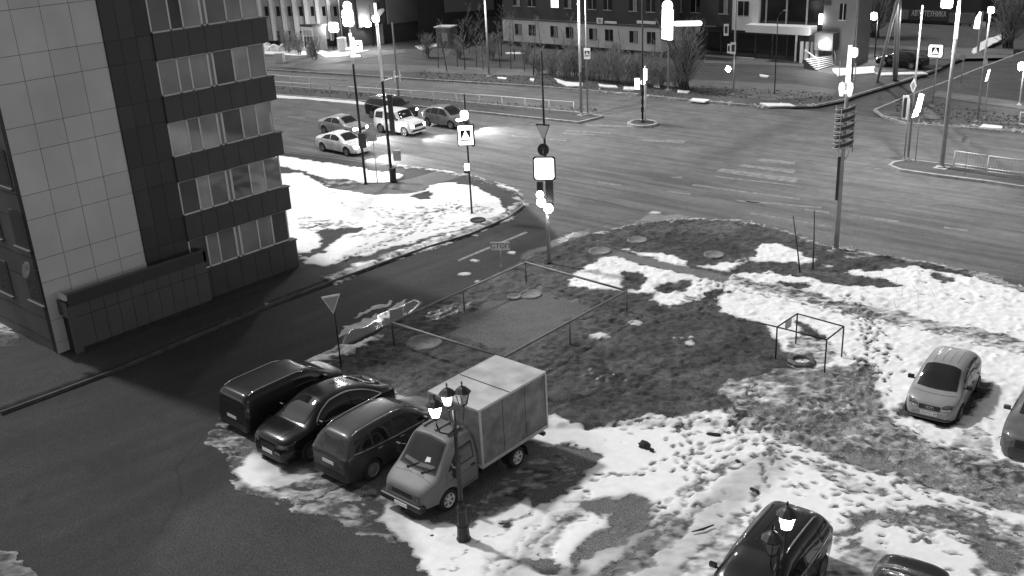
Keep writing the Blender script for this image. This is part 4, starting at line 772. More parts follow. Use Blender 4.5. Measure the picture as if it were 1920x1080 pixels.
# --- the flat-bed box truck
def truck():
    t = empty('box_truck', (-19.62, 19.25, .02), FRONT, 'grey box truck with a white-topped cargo box in the parked row', 'truck')
    pm = mat('truck_cab_paint', .15, .55, var=.08, scale=3)
    top = [(.47, 1.4), (.48, 1.98), (.6, 2.07), (1.0, 2.1), (1.36, 2.05), (1.5, 1.95), (1.98, 1.36), (2.12, 1.22), (2.55, 1.02), (2.71, .9), (2.78, .6)]
    belt = [(.47, 1.2), (1.6, 1.14), (2.1, 1.02), (2.6, .78), (2.78, .55)]; wd = [(.47, .93), (1.5, .96), (2.1, .95), (2.5, .88), (2.7, .76), (2.78, .68)]
    B = Body(top, belt, wd, .84, .42, (1.78,), .42, nh=4., nc=6.); B.mesh(pm, t, 'cab')
    fr = B.patch('top', [(2.08, -.74), (2.14, -.3), (2.15, 0), (2.14, .3), (2.08, .74), (1.45, .66), (1.4, 0), (1.45, -.66)], M_black, t, 'windscreen_seal', .006)
    B.patch('top', [(2.03, -.69), (2.09, -.3), (2.1, 0), (2.09, .3), (2.03, .69), (1.5, .61), (1.45, 0), (1.5, -.61)], M_glass2, t, 'windscreen', .012)
    B.patch('top', [(2.0, -.6), (2.05, 0), (2.0, .6), (1.93, .6), (1.97, 0), (1.93, -.6)], mat('dash_grey', .12, .6), t, 'dashboard', .016)
    B.patch('top', [(1.9, .38), (1.93, .18), (1.83, .2), (1.82, .35)], M_white, t, 'paper_on_dashboard', .02)
    B.patch('side', [(.62, 1.24), (.62, 1.78), (1.28, 1.76), (1.72, 1.24)], M_black, t, 'window_seal', .006, (1, -1)); B.patch('side', [(.68, 1.29), (.68, 1.72), (1.25, 1.7), (1.62, 1.29)], M_glass2, t, 'side_window', .012, (1, -1))
    for ln in ([(.5, .5), (.5, 1.9)], [(1.85, .85), (1.8, 1.2)], [(.5, .5), (1.3, .5)], [(.5, .98), (1.75, .96)]): B.patch('side', strip_poly(ln, .016), M_black, t, 'door_seam', .006, (1, -1))
    B.patch('top', strip_poly([(2.3, -.72), (2.24, 0), (2.3, .72)], .02), M_black, t, 'bonnet_seam', .006)
    for y in (.28, -.32):
        q_ = MB()
        a = Vector((2.16, y, B.topz(2.16, y)+.03)); b = Vector((1.98, y+.34, B.topz(1.98, y+.34)+.03)); q_.bar(a, b, .02, .02).bar(a+Vector((.03, 0, 0)), a-Vector((.02, 0, .02)), .05, .04); q_.build('wiper', M_black, t)
    B.patch('top', [(2.24, .1), (2.26, .42), (2.2, .42), (2.18, .1)], M_black, t, 'air_intake', .008); B.patch('top', [(2.26, -.1), (2.24, -.42), (2.18, -.42), (2.2, -.1)], M_black, t, 'air_intake', .008)
    B.patch('front', [(-.42, .66), (-.42, .8), (.42, .8), (.42, .66)], M_black, t, 'grille', .014); B.patch('front', [(.46, .64), (.46, .82), (.72, .8), (.7, .64)], M_lampg, t, 'headlight', .016, (1, -1), .05)
    MB().bb(2.62, 2.88, -.86, .86, .36, .56).build('front_bumper', M_black, t, bevel=.05); MB().box((2.89, .05, .45), (.02, .52, .115)).build('number_plate', M_plate, t)
    for y in (-.5, 0, .5): MB().bb(.6, 1.25, y-.05, y+.05, 2.1, 2.145).build('roof_rib', pm, t, bevel=.015)
    for sg in (1, -1):
        m_ = MB(); y = B.side(1.55, 1.2); m_.bar((1.6, sg*y, 1.1), (1.68, sg*(y+.22), 1.2), .03).bar((1.6, sg*y, 1.5), (1.68, sg*(y+.22), 1.45), .03).box((1.68, sg*(y+.25), 1.32), (.09, .2, .36)); m_.build('mirror', M_black, t, bevel=.02)
        MB().box((.72, sg*(B.side(.72, 1.08)+.02), 1.05), (.16, .03, .04)).build('door_handle', M_black, t)
    # chassis
    c = MB()
    for sg in (1, -1): c.bb(-2.6, 1.6, sg*.36, sg*.44, .48, .62)
    for x in (-2.2, -1.6, -.8, 0, .6): c.bb(x-.04, x+.04, -.9, .9, .64, .74)
    c.bb(-.9, -.2, -.78, -.45, .4, .66).bb(-.5, .2, .5, .78, .4, .66).tube([(-1.25, -.6, .36), (-1.25, .6, .36)], .07)
    c.bb(1.1, 2.6, -.62, .62, .34, .8); c.build('chassis', M_black, t)
    wheel(t, 1.78, .84, .34, .2, M_rimw, 6); wheel(t, 1.78, -.84, .34, .2, M_rimw, 6)
    for sg in (1, -1):
        wheel(t, -1.22, sg*.9, .34, .2, M_rimw, 6); wheel(t, -1.22, sg*.66, .34, .2, M_rimw, 6)
        f = MB()
        for k in range(9):
            a0 = math.pi*(.05+k*.1); a1 = a0+math.pi*.1; f.bar((-1.22+.44*math.cos(a0), sg*.8, .36+.4*math.sin(a0)), (-1.22+.44*math.cos(a1), sg*.8, .36+.4*math.sin(a1)), .45, .012)
        f.bar((-1.66, sg*.8, .4), (-1.72, sg*.8, .18), .42, .01); f.build('mudguard', M_black, t)
    MB().bb(-2.72, -2.6, -.9, .9, .42, .52).build('rear_bumper', M_black, t)
    # cargo box: plywood walls, aluminium posts, pale roof with one seam
    wall = mat('cargo_wall', .17, .7, var=.4, scale=2.5, bump=.2, bscale=18); roofm = mat('cargo_roof', .42, .65, var=.25, scale=1.6); post = mat('aluminium_post', .42, .45, .3, var=.1)
    x0, x1, z0, z1, hw = -2.68, .42, .86, 2.72, 1.05
    bx = MB().bb(x0+.02, x1-.02, -hw+.02, hw-.02, z0, z1-.02).build('cargo_box', wall, t)
    r_ = MB(); r_.bb(x0-.01, x1+.01, -hw, hw, z1-.03, z1+.02).build('cargo_roof', roofm, t, bevel=.01); MB().bb((x0+x1)/2+.15, (x0+x1)/2+.19, -hw+.01, hw-.01, z1+.02, z1+.028).build('roof_seam', M_black, t)
    p = MB()
    for x in (x0+.03, x1-.03):
        for sg in (1, -1): p.bb(x-.035, x+.035, sg*hw-.03, sg*hw+.012, z0-.02, z1)
    for sg in (1, -1): p.bb(x0, x1, sg*hw-.02, sg*hw+.014, z0-.1, z0+.02).bb(x0, x1, sg*hw-.02, sg*hw+.01, z1-.05, z1+.024)
    for x in (x0, x1): p.bb(x-.012, x+.012, -hw, hw, z0-.1, z0).bb(x-.012, x+.012, -hw, hw, z1-.06, z1)
    p.build('corner_trim', post, t)
    sm_ = MB()
    for k in range(1, 3):
        for sg in (1, -1): sm_.bb(x0+(x1-x0)*k/3-.006, x0+(x1-x0)*k/3+.006, sg*hw-.03, sg*hw-.013, z0+.02, z1-.06)
    sm_.build('panel_joint', M_black, t)
    d_ = MB().bb(x0-.02, x0+.01, -.01, .01, z0, z1-.08)
    for sg in (1, -1): d_.tube([(x0-.04, sg*.35, z0+.05), (x0-.04, sg*.35, z1-.1)], .015, 6).bb(x0-.05, x0, sg*1.0-.06, sg*1.0+.02, 1.1, 1.2).bb(x0-.05, x0, sg*1.0-.06, sg*1.0+.02, 2.2, 2.3)
    d_.build('rear_door_lock', post, t)
truck()
# ================================================================ APARTMENT BLOCK (left)
XB = -39.28; YC = 15.75; YD = 20.25; YW = 22.35; YE = 28.0; ZT = 14.62
M_light = mat('cladding_light', .56, .6, var=.12, scale=.55); M_dark = mat('cladding_dark', .042, .55, var=.08, scale=.9); M_grey = mat('cladding_grey', .085, .6, var=.1, scale=.9)
M_band = mat('balcony_cladding', .06, .55, var=.1, scale=1.2); M_joint = mat('panel_joint_dark', .02, .9); M_wframe = mat('window_frame_pale', .66, .5, var=.05); M_winI = mat('window_glass_dim', .06, .05, 0, var=.7, scale=1.2, spec=.7)
M_curt = mat('curtain_pale', .42, .8, var=.15, scale=5); M_roof = mat('flat_roof', .03, .9, var=.4, scale=4)
ab = empty('apartment_building', (-44, 21.5, 0), 0, 'tall panel-clad apartment block with dark balcony bands at the left edge', 'building')
def P(mb, name, m, par=ab, bevel=0.): 
    o = mb.build(name, m, None, bevel); o.parent = par; 
    # keep world placement under a parent chain of unrotated empties
    off = Vector((0, 0, 0)); q = par
    while q is not None: off += q.location; q = q.parent
    o.location = -off; return o
core = MB().bb(-62, XB-.35, YC+.35, YE-.15, 0, ZT); P(core, 'core_wall', M_dark)
def clad(name, xf, y0, y1, ncol, mats, rowsz, seed):
    mb = MB().bb(XB-.36, xf-.012, y0, y1, 0, ZT); idx = [0]*6; R = random.Random(seed); zs = [0.]+rowsz+[ZT]
    for a, b in zip(zs, zs[1:]):
        for i in range(ncol):
            ya = y0+(y1-y0)*i/ncol+.009; yb = y0+(y1-y0)*(i+1)/ncol-.009; dx = R.uniform(-.0035, .0035)
            mb.bb(xf-.011, xf+dx, ya, yb, a+.009, b-.009); idx += [R.choice((1, 2, 2, 3))]*6
    o = P(mb, name, mats); o.data.polygons.foreach_set('material_index', idx); return o
z = .6; k = 0; ROWS = []
while z < ZT-.3: ROWS.append(z); z += .97 if k % 2 == 0 else 1.63; k += 1
clad('light_wall', XB, YC, YD, 4, [M_joint]+[mat('cladding_light_%s' % n_, v_, .55, var=.1, scale=.5, bump=.05, bscale=1.) for n_, v_ in (('a', .52), ('b', .56), ('c', .59))], ROWS, 4)
clad('dark_wall', XB-.012, YD+.002, YW, 3, [M_joint]+[mat('cladding_dark_%s' % n_, v_, .5, var=.15, scale=.6) for n_, v_ in (('a', .036), ('b', .042), ('c', .05))], ROWS, 9)
side = MB().bb(-62, XB-.36, YC+.012, YC+.35, 0, ZT); P(side, 'side_wall', M_grey)
P(MB().bb(-62.2, XB+.1, YC-.1, YE+.1, ZT, ZT+.4), 'roof', M_roof)  # out of view, set low so that the block's shadow ends sooner
FLZ = [0, 1.52, 3.05, 4.18, 5.72, 6.8, 8.3, 9.4, 10.9, 12.0, 13.5, 14.6]
jl = MB(); z = .55; k = 0; Zs = []
while z < ZT: Zs.append(z); z += .97 if k % 2 == 0 else 1.63; k += 1
Zs = [zz_+.05 for zz_ in Zs]
jd = MB()
P(MB().bb(XB-.03, XB+.03, YD-.02, YD+.02, 2.7, ZT), 'corner_profile', M_joint)
js = MB()
for zz_ in Zs: js.bb(-62, XB-.35, YC-.0, YC+.014, zz_-.01, zz_+.01)
P(js, 'panel_joint', M_joint)
PW = random.Random(3)
for f in range(6):
    z0, z1 = FLZ[2*f], FLZ[2*f+1]; z2 = FLZ[min(2*f+2, 11)]
    bn = P(MB().bb(XB-.34, XB+.06, YW+.002, YE, z0, z1-.05).bb(XB-.34, XB+.11, YW+.002, YE+.06, z1-.05, z1), 'balcony_parapet', M_band)
    for i in range(1, 7): y = YW+(YE-YW)*i/7; P(MB().bb(XB-.02, XB+.064, y-.01, y+.01, z0+.02, z1-.06), 'panel_joint', M_joint, bn)
    if z2 <= z1+.2: continue
    y1 = YE-.28; fr = MB(); xw = XB-.06
    P(MB().bb(XB-.34, XB-.3, YW, y1, z1, z2), 'balcony_glazing', M_winI)
    ny = [YW+.05, YW+.95, YW+1.55, YW+2.45, YW+2.7, YW+3.7, YW+4.5, y1]
    for y in ny: w = .035 if y not in (YW+2.45, YW+2.7) else .05; fr.bb(XB-.3, xw, y-w, y+w, z1, z2)
    fr.bb(XB-.3, xw, YW, y1, z1, z1+.07).bb(XB-.3, xw, YW, y1, z2-.05, z2)
    P(fr, 'window_frame', M_wframe if f != 9 else M_wframe)
    P(MB().bb(XB-.2, xw-.015, YW+2.46, YW+2.69, z1+.07, z2-.05), 'partition', mat('partition_grey', .22, .7))
    # panes in two or three states: bare, curtained
    for i in (0, 1, 2, 4, 5, 6):
        a, b = ny[i]+.035, ny[i+1]-.035; s_ = PW.random()
        lo = z1+.07
        if f == 2 and i < 3: P(MB().bb(XB-.15, xw-.03, a, b, lo, lo+(z2-lo)*.5), 'frosted_pane', M_curt)
        elif f == 1 and i > 3: P(MB().bb(XB-.2, xw-.04, a+.02, b-.02, lo, z2-.06), 'curtain', mat('curtain_mid', .34, .7, var=.3, scale=3))
        elif s_ < .4: P(MB().bb(XB-.26, XB-.24, a+.05, b-.1, lo, z2-.06), 'curtain', M_curt)
        P(MB().bb(xw-.028, xw-.02, a, b, lo, z2-.05), 'pane', mat('pane_glass_%d' % int(s_*4), .1+.09*int(s_*4), .06, 0, .35, .5, spec=.7))
# the far end glazing of the balconies
# windows of the narrow side
for (a, b) in (((18, 395), (55, 465)), ((47, 508), (80, 560)), ((-12, 490), (26, 546)), ((-20, 280), (25, 347)), ((-60, 170), (-12, 240)), ((-30, 380), (2, 440)), ((-60, 600), (-30, 640))):
    p0 = onY(a[0], a[1], YC); p1 = onY(b[0], b[1], YC); x0, x1 = min(p0.x, p1.x), max(p0.x, p1.x); xm = (x0+x1)/2; zc = (p0.z+p1.z)/2
    w_ = P(MB().bb(xm-.62, xm+.62, YC-.03, YC+.02, zc-.75, zc+.75), 'side_window_frame', M_dark)
    P(MB().bb(xm-.5, xm+.5, YC-.036, YC-.03, zc-.66, zc+.66), 'pane', M_glass, w_); P(MB().bb(xm-.7, xm+.7, YC-.14, YC-.03, zc-.84, zc-.76), 'window_sill', M_grey, w_)
# satellite dish
q = onY(70, 502, YC); dsh = MB().lathe([(0, 0), (.12, .01), (.24, .04), (.33, .09), (.34, .1), (.32, .11), (0, .02)], (q.x, YC-.35, q.z), 20, Matrix.Rotation(math.radians(70), 3, 'X')).bar((q.x, YC, q.z-.1), (q.x, YC-.35, q.z), .04)
P(dsh, 'satellite_dish', M_grey)
# entrance annex along the street side
XA = -38.62; YA0, YA1 = 16.3, 22.65; ZA = 2.66
ann = P(MB().bb(XB-.3, XA, YA0+.25, YA1, .3, ZA-.35).bb(XB-.3, XA-.1, YA0+.02, YA0+.25, .3, ZA-.35), 'entrance_annex', M_grey)
P(MB().bb(XB, XA-.08, YA0+.1, YA1-.1, ZA-.36, ZA-.2), 'annex_roof', M_roof)
P(MB().bb(XA-.1, XA+.06, YA0-.02, YA1+.02, ZA-.5, ZA).bb(XB, XA+.06, YA1-.1, YA1+.02, ZA-.5, ZA-.001), 'parapet', M_dark)
P(MB().bb(XA-.12, XA+.075, YA0-.04, YA1+.04, ZA, ZA+.03), 'parapet_cap', M_grey); P(MB().bb(XB-.3, XA+.08, YA0-.12, YA0-.02, ZA-.2, ZA+.03), 'gutter', mat('pale_metal', .5, .5))
P(MB().bb(XB, XA-.04, YA0+.1, YA1, 0, .3), 'plinth', M_roof)
ja = MB().bb(XA-.01, XA+.004, YA0+.25, YA1, 1.62, 1.64)
for i in range(1, 10): y = YA0+.25+(YA1-YA0-.25)*i/10; ja.bb(XA-.01, XA+.0035, y-.009, y+.009, .3, ZA-.5)
P(ja, 'panel_joint', M_joint)
P(MB().bb(XB-.05, XA-.2, YA0-.03, YA0+.02, 0, 1.75), 'door', M_joint); P(MB().bb(XA-.16, XA+.03, YA0-.06, YA0+.24, 0, ZA-.5), 'door_jamb', M_grey)
nb = P(MB().bb(XB-.1, XA+.05, YA0-.14, YA0-.08, 1.72, 2.36), 'sign_board', mat('board_grey', .1, .6)); ll = MB()
for k in range(5): ll.bb(XB+.02, XB+.02+(.3, .45, .38, .42, .3)[k], YA0-.15, YA0-.14, 2.22-k*.11, 2.26-k*.11)
P(ll, 'sign_lines', M_joint, nb)
P(MB().bb(XB-.3, XB+.02, YW+.3, YE+.02, -.02, .35), 'plinth', M_roof)
ab_base = None
# ================================================================ POSTS, SIGNS, LAMPS
M_pole = mat('galvanised_pole', .3, .5, .3, var=.15, scale=2); M_pdark = mat('dark_pole', .014, .5, var=.3, scale=4); M_conc = mat('concrete_pole', .34, .8, var=.15, scale=2)
M_back = mat('backlit_panel', .8, .5); M_back = emit('white_glow', .8, 3.5); M_lit = emit('signal_glow', .8, 12.); M_bulb = emit('lamp_bulb', .9, 90.); M_soft = emit('soft_glow', .7, .8)  # glow also stands in for the shine of retroreflective boards
M_signw = mat('sign_white', .86, .45, var=.05); M_signg = mat('sign_grey', .38, .5, var=.08); M_signd = mat('sign_dark', .04, .5, var=.1)
def face(p):
    """frame of a small board at p turned towards the open side of the street: U to its right, V up, N out"""
    d = Vector((CAM.x-p.x, CAM.y-p.y, 0)).normalized(); d = Matrix.Rotation(math.radians(-8), 3, 'Z')@d
    U = Vector((0, 0, 1)).cross(d).normalized(); return U, Vector((0, 0, 1)), d
def mpp(p): return (p-CAM).dot(cF)/F_PX      # metres per photo pixel at p, for reading sizes off the survey
class Post:
    def __init__(s, name, base, top, label, cat, r0=.06, r1=.045, m=None, group=None, ztop=None, basez=0., plate=True, pname='pole'):
        q = g(base[0], base[1], basez); s.base = Vector((q.x, q.y, basez)); s.bpx = base
        s.t = empty(name, s.base, 0, label, cat, group); s.z1 = ztop if ztop else s.hz(top)
        mb = MB().tube([(0, 0, 0), (0, 0, s.z1*.5), (0, 0, s.z1)], [r0, (r0+r1)/2, r1], 10)
        if plate: mb.box((0, 0, .02), (r0*5, r0*5, .04)).tube([(0, 0, .04), (0, 0, .16)], [r0*1.6, r0*1.05], 10)
        s.m = m or M_pole; mb.build(pname, s.m, s.t)
    def hz(s, px):
        r = ray(*px); a = Vector((s.base.x, s.base.y)); d = Vector((r.x, r.y)); return CAM_H+r.z*(a.dot(d)/d.dot(d))-s.base.z
    def at(s, px): return Vector((0, 0, s.hz(px)))
    def P(s, px):
        z = s.hz(px); p = s.base+Vector((0, 0, z)); U, V, N_ = face(p); k = mpp(p)
        axis = CAM+ray(*px)*0; w = p-CAM; ax = 960+F_PX*w.dot(cR)/w.dot(cF)
        return Vector((0, 0, z)), U, V, N_, k, (px[0]-ax)*k
    def poly(s, name, px, pts, m, off=.07, t=.03, rim=None, rimm=None):
        """pts in photo pixels around px (x right, y up)"""
        c, U, V, N_, k, dx = s.P(px); O = c+N_*off+U*dx
        o = MB().prism([(a*k, b*k*1.08) for a, b in pts], O, U, V, N_, t).build(name, m, s.t)
        if m in (M_lit, M_back, M_bulb) or m.name == 'signal_glare': MB().prism([(a*k*1.14+(.02 if a > 0 else -.02), b*k*1.08*1.1+(.02 if b > 0 else -.02)) for a, b in pts], O-N_*.03, U, V, N_, t*.8).build('housing', M_signd, o)
        if rim:
            MB().prism([(a*k*rim, b*k*1.08*rim) for a, b in pts], O+N_*(t+.001), U, V, N_, .008).build('sign_face', rimm, o)
        return o, O, U, V, N_, k
RECT = lambda w, h: [(-w/2, -h/2), (w/2, -h/2), (w/2, h/2), (-w/2, h/2)]
DISC = lambda r, n=20: [(r*math.cos(2*math.pi*k/n), r*math.sin(2*math.pi*k/n)) for k in range(n)]
def RR(w, h, r):
    out = []
    for cx, cy, a in ((w/2-r, h/2-r, 0), (-w/2+r, h/2-r, 90), (-w/2+r, -h/2+r, 180), (w/2-r, -h/2+r, 270)):
        for k in range(4): t = math.radians(a+k*30); out.append((cx+r*math.cos(t), cy+r*math.sin(t)))
    return out
def pedestrian(o, O, U, V, N_, k, s=10., d=.05, tm=None):
    """white triangle with a walking figure on a dark square"""
    Q = O+N_*d
    a = MB().prism([(x*k, y*k) for x, y in RECT(1.15*s, 1.25*s)], Q, U, V, N_, .004).build('sign_square', M_signd, o)
    b = MB().prism([(x*k, y*k) for x, y in ((-.5*s, -.42*s), (.5*s, -.42*s), (0, .55*s))], Q+N_*.005, U, V, N_, .004).build('sign_triangle', tm or M_signw, o)
    f = MB(); e_ = Q+N_*.01
    def ln(x0, y0, x1, y1, w):
        f.bar(e_+U*x0*k*s+V*y0*k*s, e_+U*x1*k*s+V*y1*k*s, w*k*s, w*k*s*.3)
    ln(0, .22, 0, -.05, .1); ln(0, -.05, .14, -.36, .07); ln(0, -.05, -.14, -.36, .07); ln(0, .15, .14, .0, .05); ln(0, .15, -.13, .02, .05)
    f.prism([(x*k, y*k) for x, y in DISC(.06*s, 8)], e_+V*.3*k*s, U, V, N_, .004); f.build('walking_figure', M_ink, o)
def lamp_light(par, loc, e, r=.12, name='lamp_light'):
    l = bpy.data.lights.new(name, 'POINT'); l.energy = e; l.shadow_soft_size = r; o = bpy.data.objects.new(name, l); COL.objects.link(o); o.parent = par; o.location = loc; return o
def spot_light(par, loc, e, r=.15):
    l = bpy.data.lights.new('lamp_light', 'SPOT'); l.energy = e; l.shadow_soft_size = r; l.spot_size = math.radians(150); l.spot_blend = .6
    o = bpy.data.objects.new('lamp_light', l); COL.objects.link(o); o.parent = par; o.location = loc; return o
def cobra(s, z, az, ln=1.4, e=500., lit=True):
    d = Vector((math.cos(az), math.sin(az), 0))
    MB().tube([(0, 0, z), d*ln*.3+Vector((0, 0, z+.35)), d*ln+Vector((0, 0, z+.5))], [.04, .035, .03], 8).build('arm', s.m, s.t)
    c = d*(ln+.25)+Vector((0, 0, z+.5)); R_ = Matrix.Rotation(az, 3, 'Z')
    h = MB().box(c, (.62, .26, .1), m=R_).build('lamp_head', M_signg, s.t, bevel=.03)
    MB().box(c-Vector((0, 0, .06)), (.5, .2, .03), m=R_).build('lamp_glass', M_bulb if lit else M_lampg, h)
    if lit: spot_light(s.t, c-Vector((0, 0, .15)), e)

# --- classic lantern posts of the lot
def lantern(par, c, lit):
    M_g = M_lampg
    h = MB().lathe([(.02, .56), (.03, .5), (.015, .46), (.05, .42), (.12, .38), (.235, .27), (.24, .25), (.0, .25)], c, 8, smooth=False).build('lantern_cap', M_pdark, par)
    f = MB()
    for k in range(6):
        a = 2*math.pi*k/6; f.bar(c+Vector((.115*math.cos(a), .115*math.sin(a), -.1)), c+Vector((.205*math.cos(a), .205*math.sin(a), .26)), .016)
    f.lathe([(.0, -.14), (.08, -.14), (.13, -.1), (.13, -.08), (0, -.08)], c, 8).lathe([(.2, .235), (.215, .235), (.215, .262), (.2, .262)], c, 6); f.build('lantern_frame', M_pdark, par)
    gm = {2: emit('lantern_glass_lit', .8, 40.), 1: emit('lantern_glass_glow', .7, .7), 0: mat('lantern_glass_off', .2, .3, 0, var=.3, scale=10)}[lit]
    MB().lathe([(0, -.09), (.105, -.09), (.198, .24), (0, .24)], c, 6, smooth=False).build('lantern_glass', gm, par)
def lantern_post(base, label, heads, e):
    t = empty('lantern_post', base, 0, label, 'lamp post')
    MB().lathe([(.0, 0), (.21, 0), (.21, .06), (.18, .1), (.165, .42), (.19, .46), (.15, .52), (.13, .95), (.15, 1.0), (.15, 1.06), (.1, 1.12), (.085, 1.25)], (0, 0, 0), 8, smooth=False).build('base', M_pdark, t, bevel=.01)
    MB().tube([(0, 0, 1.2), (0, 0, 3.3), (0, 0, 4.1)], [.07, .055, .045], 10).lathe([(.045, 3.3), (.075, 3.33), (.075, 3.4), (.045, 3.44)], (0, 0, 0), 10).build('pole', M_pdark, t)
    for v, lit in heads:
        v = Vector((v[0], v[1], 0)); pts = [Vector((0, 0, 3.5)), v*.4+Vector((0, 0, 3.42)), v*.85+Vector((0, 0, 3.55)), v+Vector((0, 0, 3.8)), v+Vector((0, 0, 4.02))]
        MB().tube(pts, [.03, .026, .024, .024, .03], 8).lathe([(0, 0), (.03, 0), (.03, .05), (.05, .09)], v+Vector((0, 0, 3.93)), 8).build('arm', M_pdark, t)
        lantern(t, v+Vector((0, 0, 4.14)), lit)
        if lit == 2: lamp_light(t, v+Vector((0, 0, 4.22)), e, .1)
    return t
Rr = Vector((cR.x, cR.y, 0)).normalized(); Fh = Vector((cF.x, cF.y, 0)).normalized()
q = g(870, 1014); LB = Vector((q.x, q.y, gz(q.x, q.y)))
def hd(a, b): return tuple((Rr*a+Fh*b)[:2])
lantern_post(LB, 'black lantern post in front of the box truck with one lantern glowing', [(hd(-.46, -.26), 2), (hd(-.16, .36), 1), (hd(.24, .42), 0)], 55)
q = g(1462, 992, 4.35); lantern_post(Vector((q.x, q.y, .02)), 'black lantern post at the bottom edge with its lit lantern over the black car', [(hd(.26, .42), 2), (hd(-.26, -.4), 0)], 55)

# --- yield sign by the parked cars, stop board, stakes
s = Post('road_sign', (640, 690), (628, 552), 'give way triangle on a thin post behind the dark minivan', 'road sign', .028, .028, M_pdark, basez=.1)
s.poly('sign_plate', (622, 569), [(-18, 14), (18, 18), (1, -19)], M_signw, .04, .02, .8, M_signg)
s = Post('road_sign', (940, 500), (938, 466), 'small rectangular stop line board reading СТОП beside the side street', 'road sign', .02, .02, M_signg, basez=.1)
o, O, U, V, N_, k = s.poly('sign_plate', (938, 461), RECT(36, 15), M_signw, .03, .015, .94, M_signw)
text_mesh('sign_text', 'СТОП', 13*k, M_ink, o, O+N_*.03, U, V, .002)
for b, t_, lab in (((1500, 512), (1487, 405), 'thin leaning stake left of the other on the island'), ((1524, 505), (1527, 395), 'thin upright stake nearest the banner-ringed pole')):
    q = g(b[0], b[1], .1); z = hz(b, t_); r = ray(*t_); tt = (z-CAM_H)/r.z; p = CAM+r*tt
    tag(MB().tube([q, q.lerp(p, .5)+Vector((.02, 0, 0)), p], [.035, .03, .025], 7).build('wooden_stake', M_pdark), lab, 'stake')
# --- the sign mast at the corner
s = Post('sign_mast', (1030, 495), (1016, 95), 'tall corner mast carrying triangle, round sign, blank lit square and signal light', 'sign mast', .07, .04, M_pdark, basez=.1); MB().tube([(0, 0, .1), (0, 0, s.hz((1024, 335)))], [.095, .085], 12).build('lower_pole', M_conc, s.t)
s.poly('triangle_sign', (1018, 247), [(-13, 15), (14, 13), (2, -16)], M_signd, .06, .02, .82, M_signw)
o, O, U, V, N_, k = s.poly('round_sign', (1019, 280), DISC(11), M_signd, .06, .02)
f = MB().bar(O+N_*.03-V*7*k, O+N_*.03+V*1*k, 2.4*k, .004).bar(O+N_*.03-U*4*k+V*3*k, O+N_*.03+U*4*k+V*3*k, 3.4*k, .004); f.build('arrow', M_signg, o)
s.poly('lit_square_sign', (1021, 315), RR(36, 37, 4), M_back, .07, .08)
s.poly('mast_sleeve', (1031, 362), RECT(14, 46), M_signd, -.02, .12)
o, O, U, V, N_, k = s.poly('signal_hood', (1013, 348), RECT(11, 16), M_signd, .06, .14); s.poly('signal_lens', (1013, 364), DISC(7), M_lit, .1, .05); s.poly('signal_lens', (1015, 378), DISC(8.5), M_lit, .1, .05)
s.poly('signal_lamp', (1029, 389), DISC(8), M_bulb, .12, .06); c = s.P((1029, 389)); lamp_light(s.t, c[0]+c[3]*.35, 22, .1)
# --- lit pedestrian sign
s = Post('crossing_sign', (885, 402), (872, 176), 'dark post with a glowing pedestrian crossing box on the snowy verge', 'road sign', .055, .045, M_pdark, basez=.1)
o, O, U, V, N_, k = s.poly('sign_box', (874, 252), RECT(27, 33), M_back, .06, .2); pedestrian(o, O, U, V, N_, k, 16.5, .203, M_back); s.poly('sign_box_side', (887, 254), RECT(5, 35), M_signd, .02, .2)
s.poly('flashing_beacon', (871, 215), RR(14, 16, 4), M_lit, .06, .12); s.poly('beacon_bracket', (870, 228), RECT(16, 3), M_signd, .06, .1)
s.poly('signal_lens', (876, 312), RR(9, 12, 2), M_lit, .06, .1); s.poly('signal_bracket', (876, 321), RECT(10, 5), M_signd, .06, .1)
# --- ringed lamp pole on the island
s = Post('banner_pole', (1567, 470), (1592, 84), 'concrete pole wrapped in a coiled banner frame with a glowing top', 'lamp post', .13, .07, M_conc, basez=.1)
s.poly('cable_duct', (1572, 334), RECT(5, 78), M_signd, .1, .04); 
z0 = s.hz((1578, 280)); z1 = s.hz((1583, 200)); R_ = .44
M_hoop = mat('hoop_paint', .4, .5)
TM = Matrix.Rotation(math.radians(7), 3, 'X')@Matrix.Rotation(math.radians(-6), 3, 'Y')
NT = 5; hv = []; hf = []; e1 = []; e2 = []
for i_ in range(NT*22+1):
    a = 2*math.pi*i_/22; zc_ = z0+(z1-z0)*i_/(NT*22); c_ = TM@Vector((R_*math.cos(a), R_*math.sin(a), 0)); c_.z += zc_
    hv += [c_-Vector((0, 0, .09)), c_+Vector((0, 0, .09))]; e1.append(c_+Vector((0, 0, .1))); e2.append(c_-Vector((0, 0, .1)))
    if i_: hf.append((2*i_-2, 2*i_, 2*i_+1, 2*i_-1))
cb = MB().add(hv, hf, True).build('coil_band', M_signd, s.t); sl_ = cb.modifiers.new('solid', 'SOLIDIFY'); sl_.thickness = .015
MB().tube(e1, .022, 5).build('coil_edge', M_hoop, cb); MB().tube(e2, .022, 5).build('coil_edge', M_hoop, cb)
b_ = MB()
for a in (0, 1.57, 3.14, 4.71): b_.tube([(R_*math.cos(a), R_*math.sin(a), z0-.1), (R_*math.cos(a), R_*math.sin(a), z1)], .018, 6)
for z in (z0+.2, (z0+z1)/2, z1-.2): b_.bar((-R_, 0, z), (R_, 0, z), .03).bar((0, -R_, z), (0, R_, z), .03)
b_.build('hoop_frame', M_signg, s.t); tl = MB().tube([(.12, 0, z0-.45), (-.15, .1, z0-.25), (-.35, .1, z0-.05)], .02, 6).tube([(.12, 0, z0-.45), (.3, -.1, z0-.2), (.35, -.2, z0)], .02, 6); tl.build('hoop_tail', M_hoop, s.t)
for dx in (-7, 8): s.poly('heart_ornament', (1586+dx, 167), [(-3, -12), (3, -12), (6, 2), (5, 10), (0, 13), (-5, 10), (-6, 2)], M_soft, .05, .06)
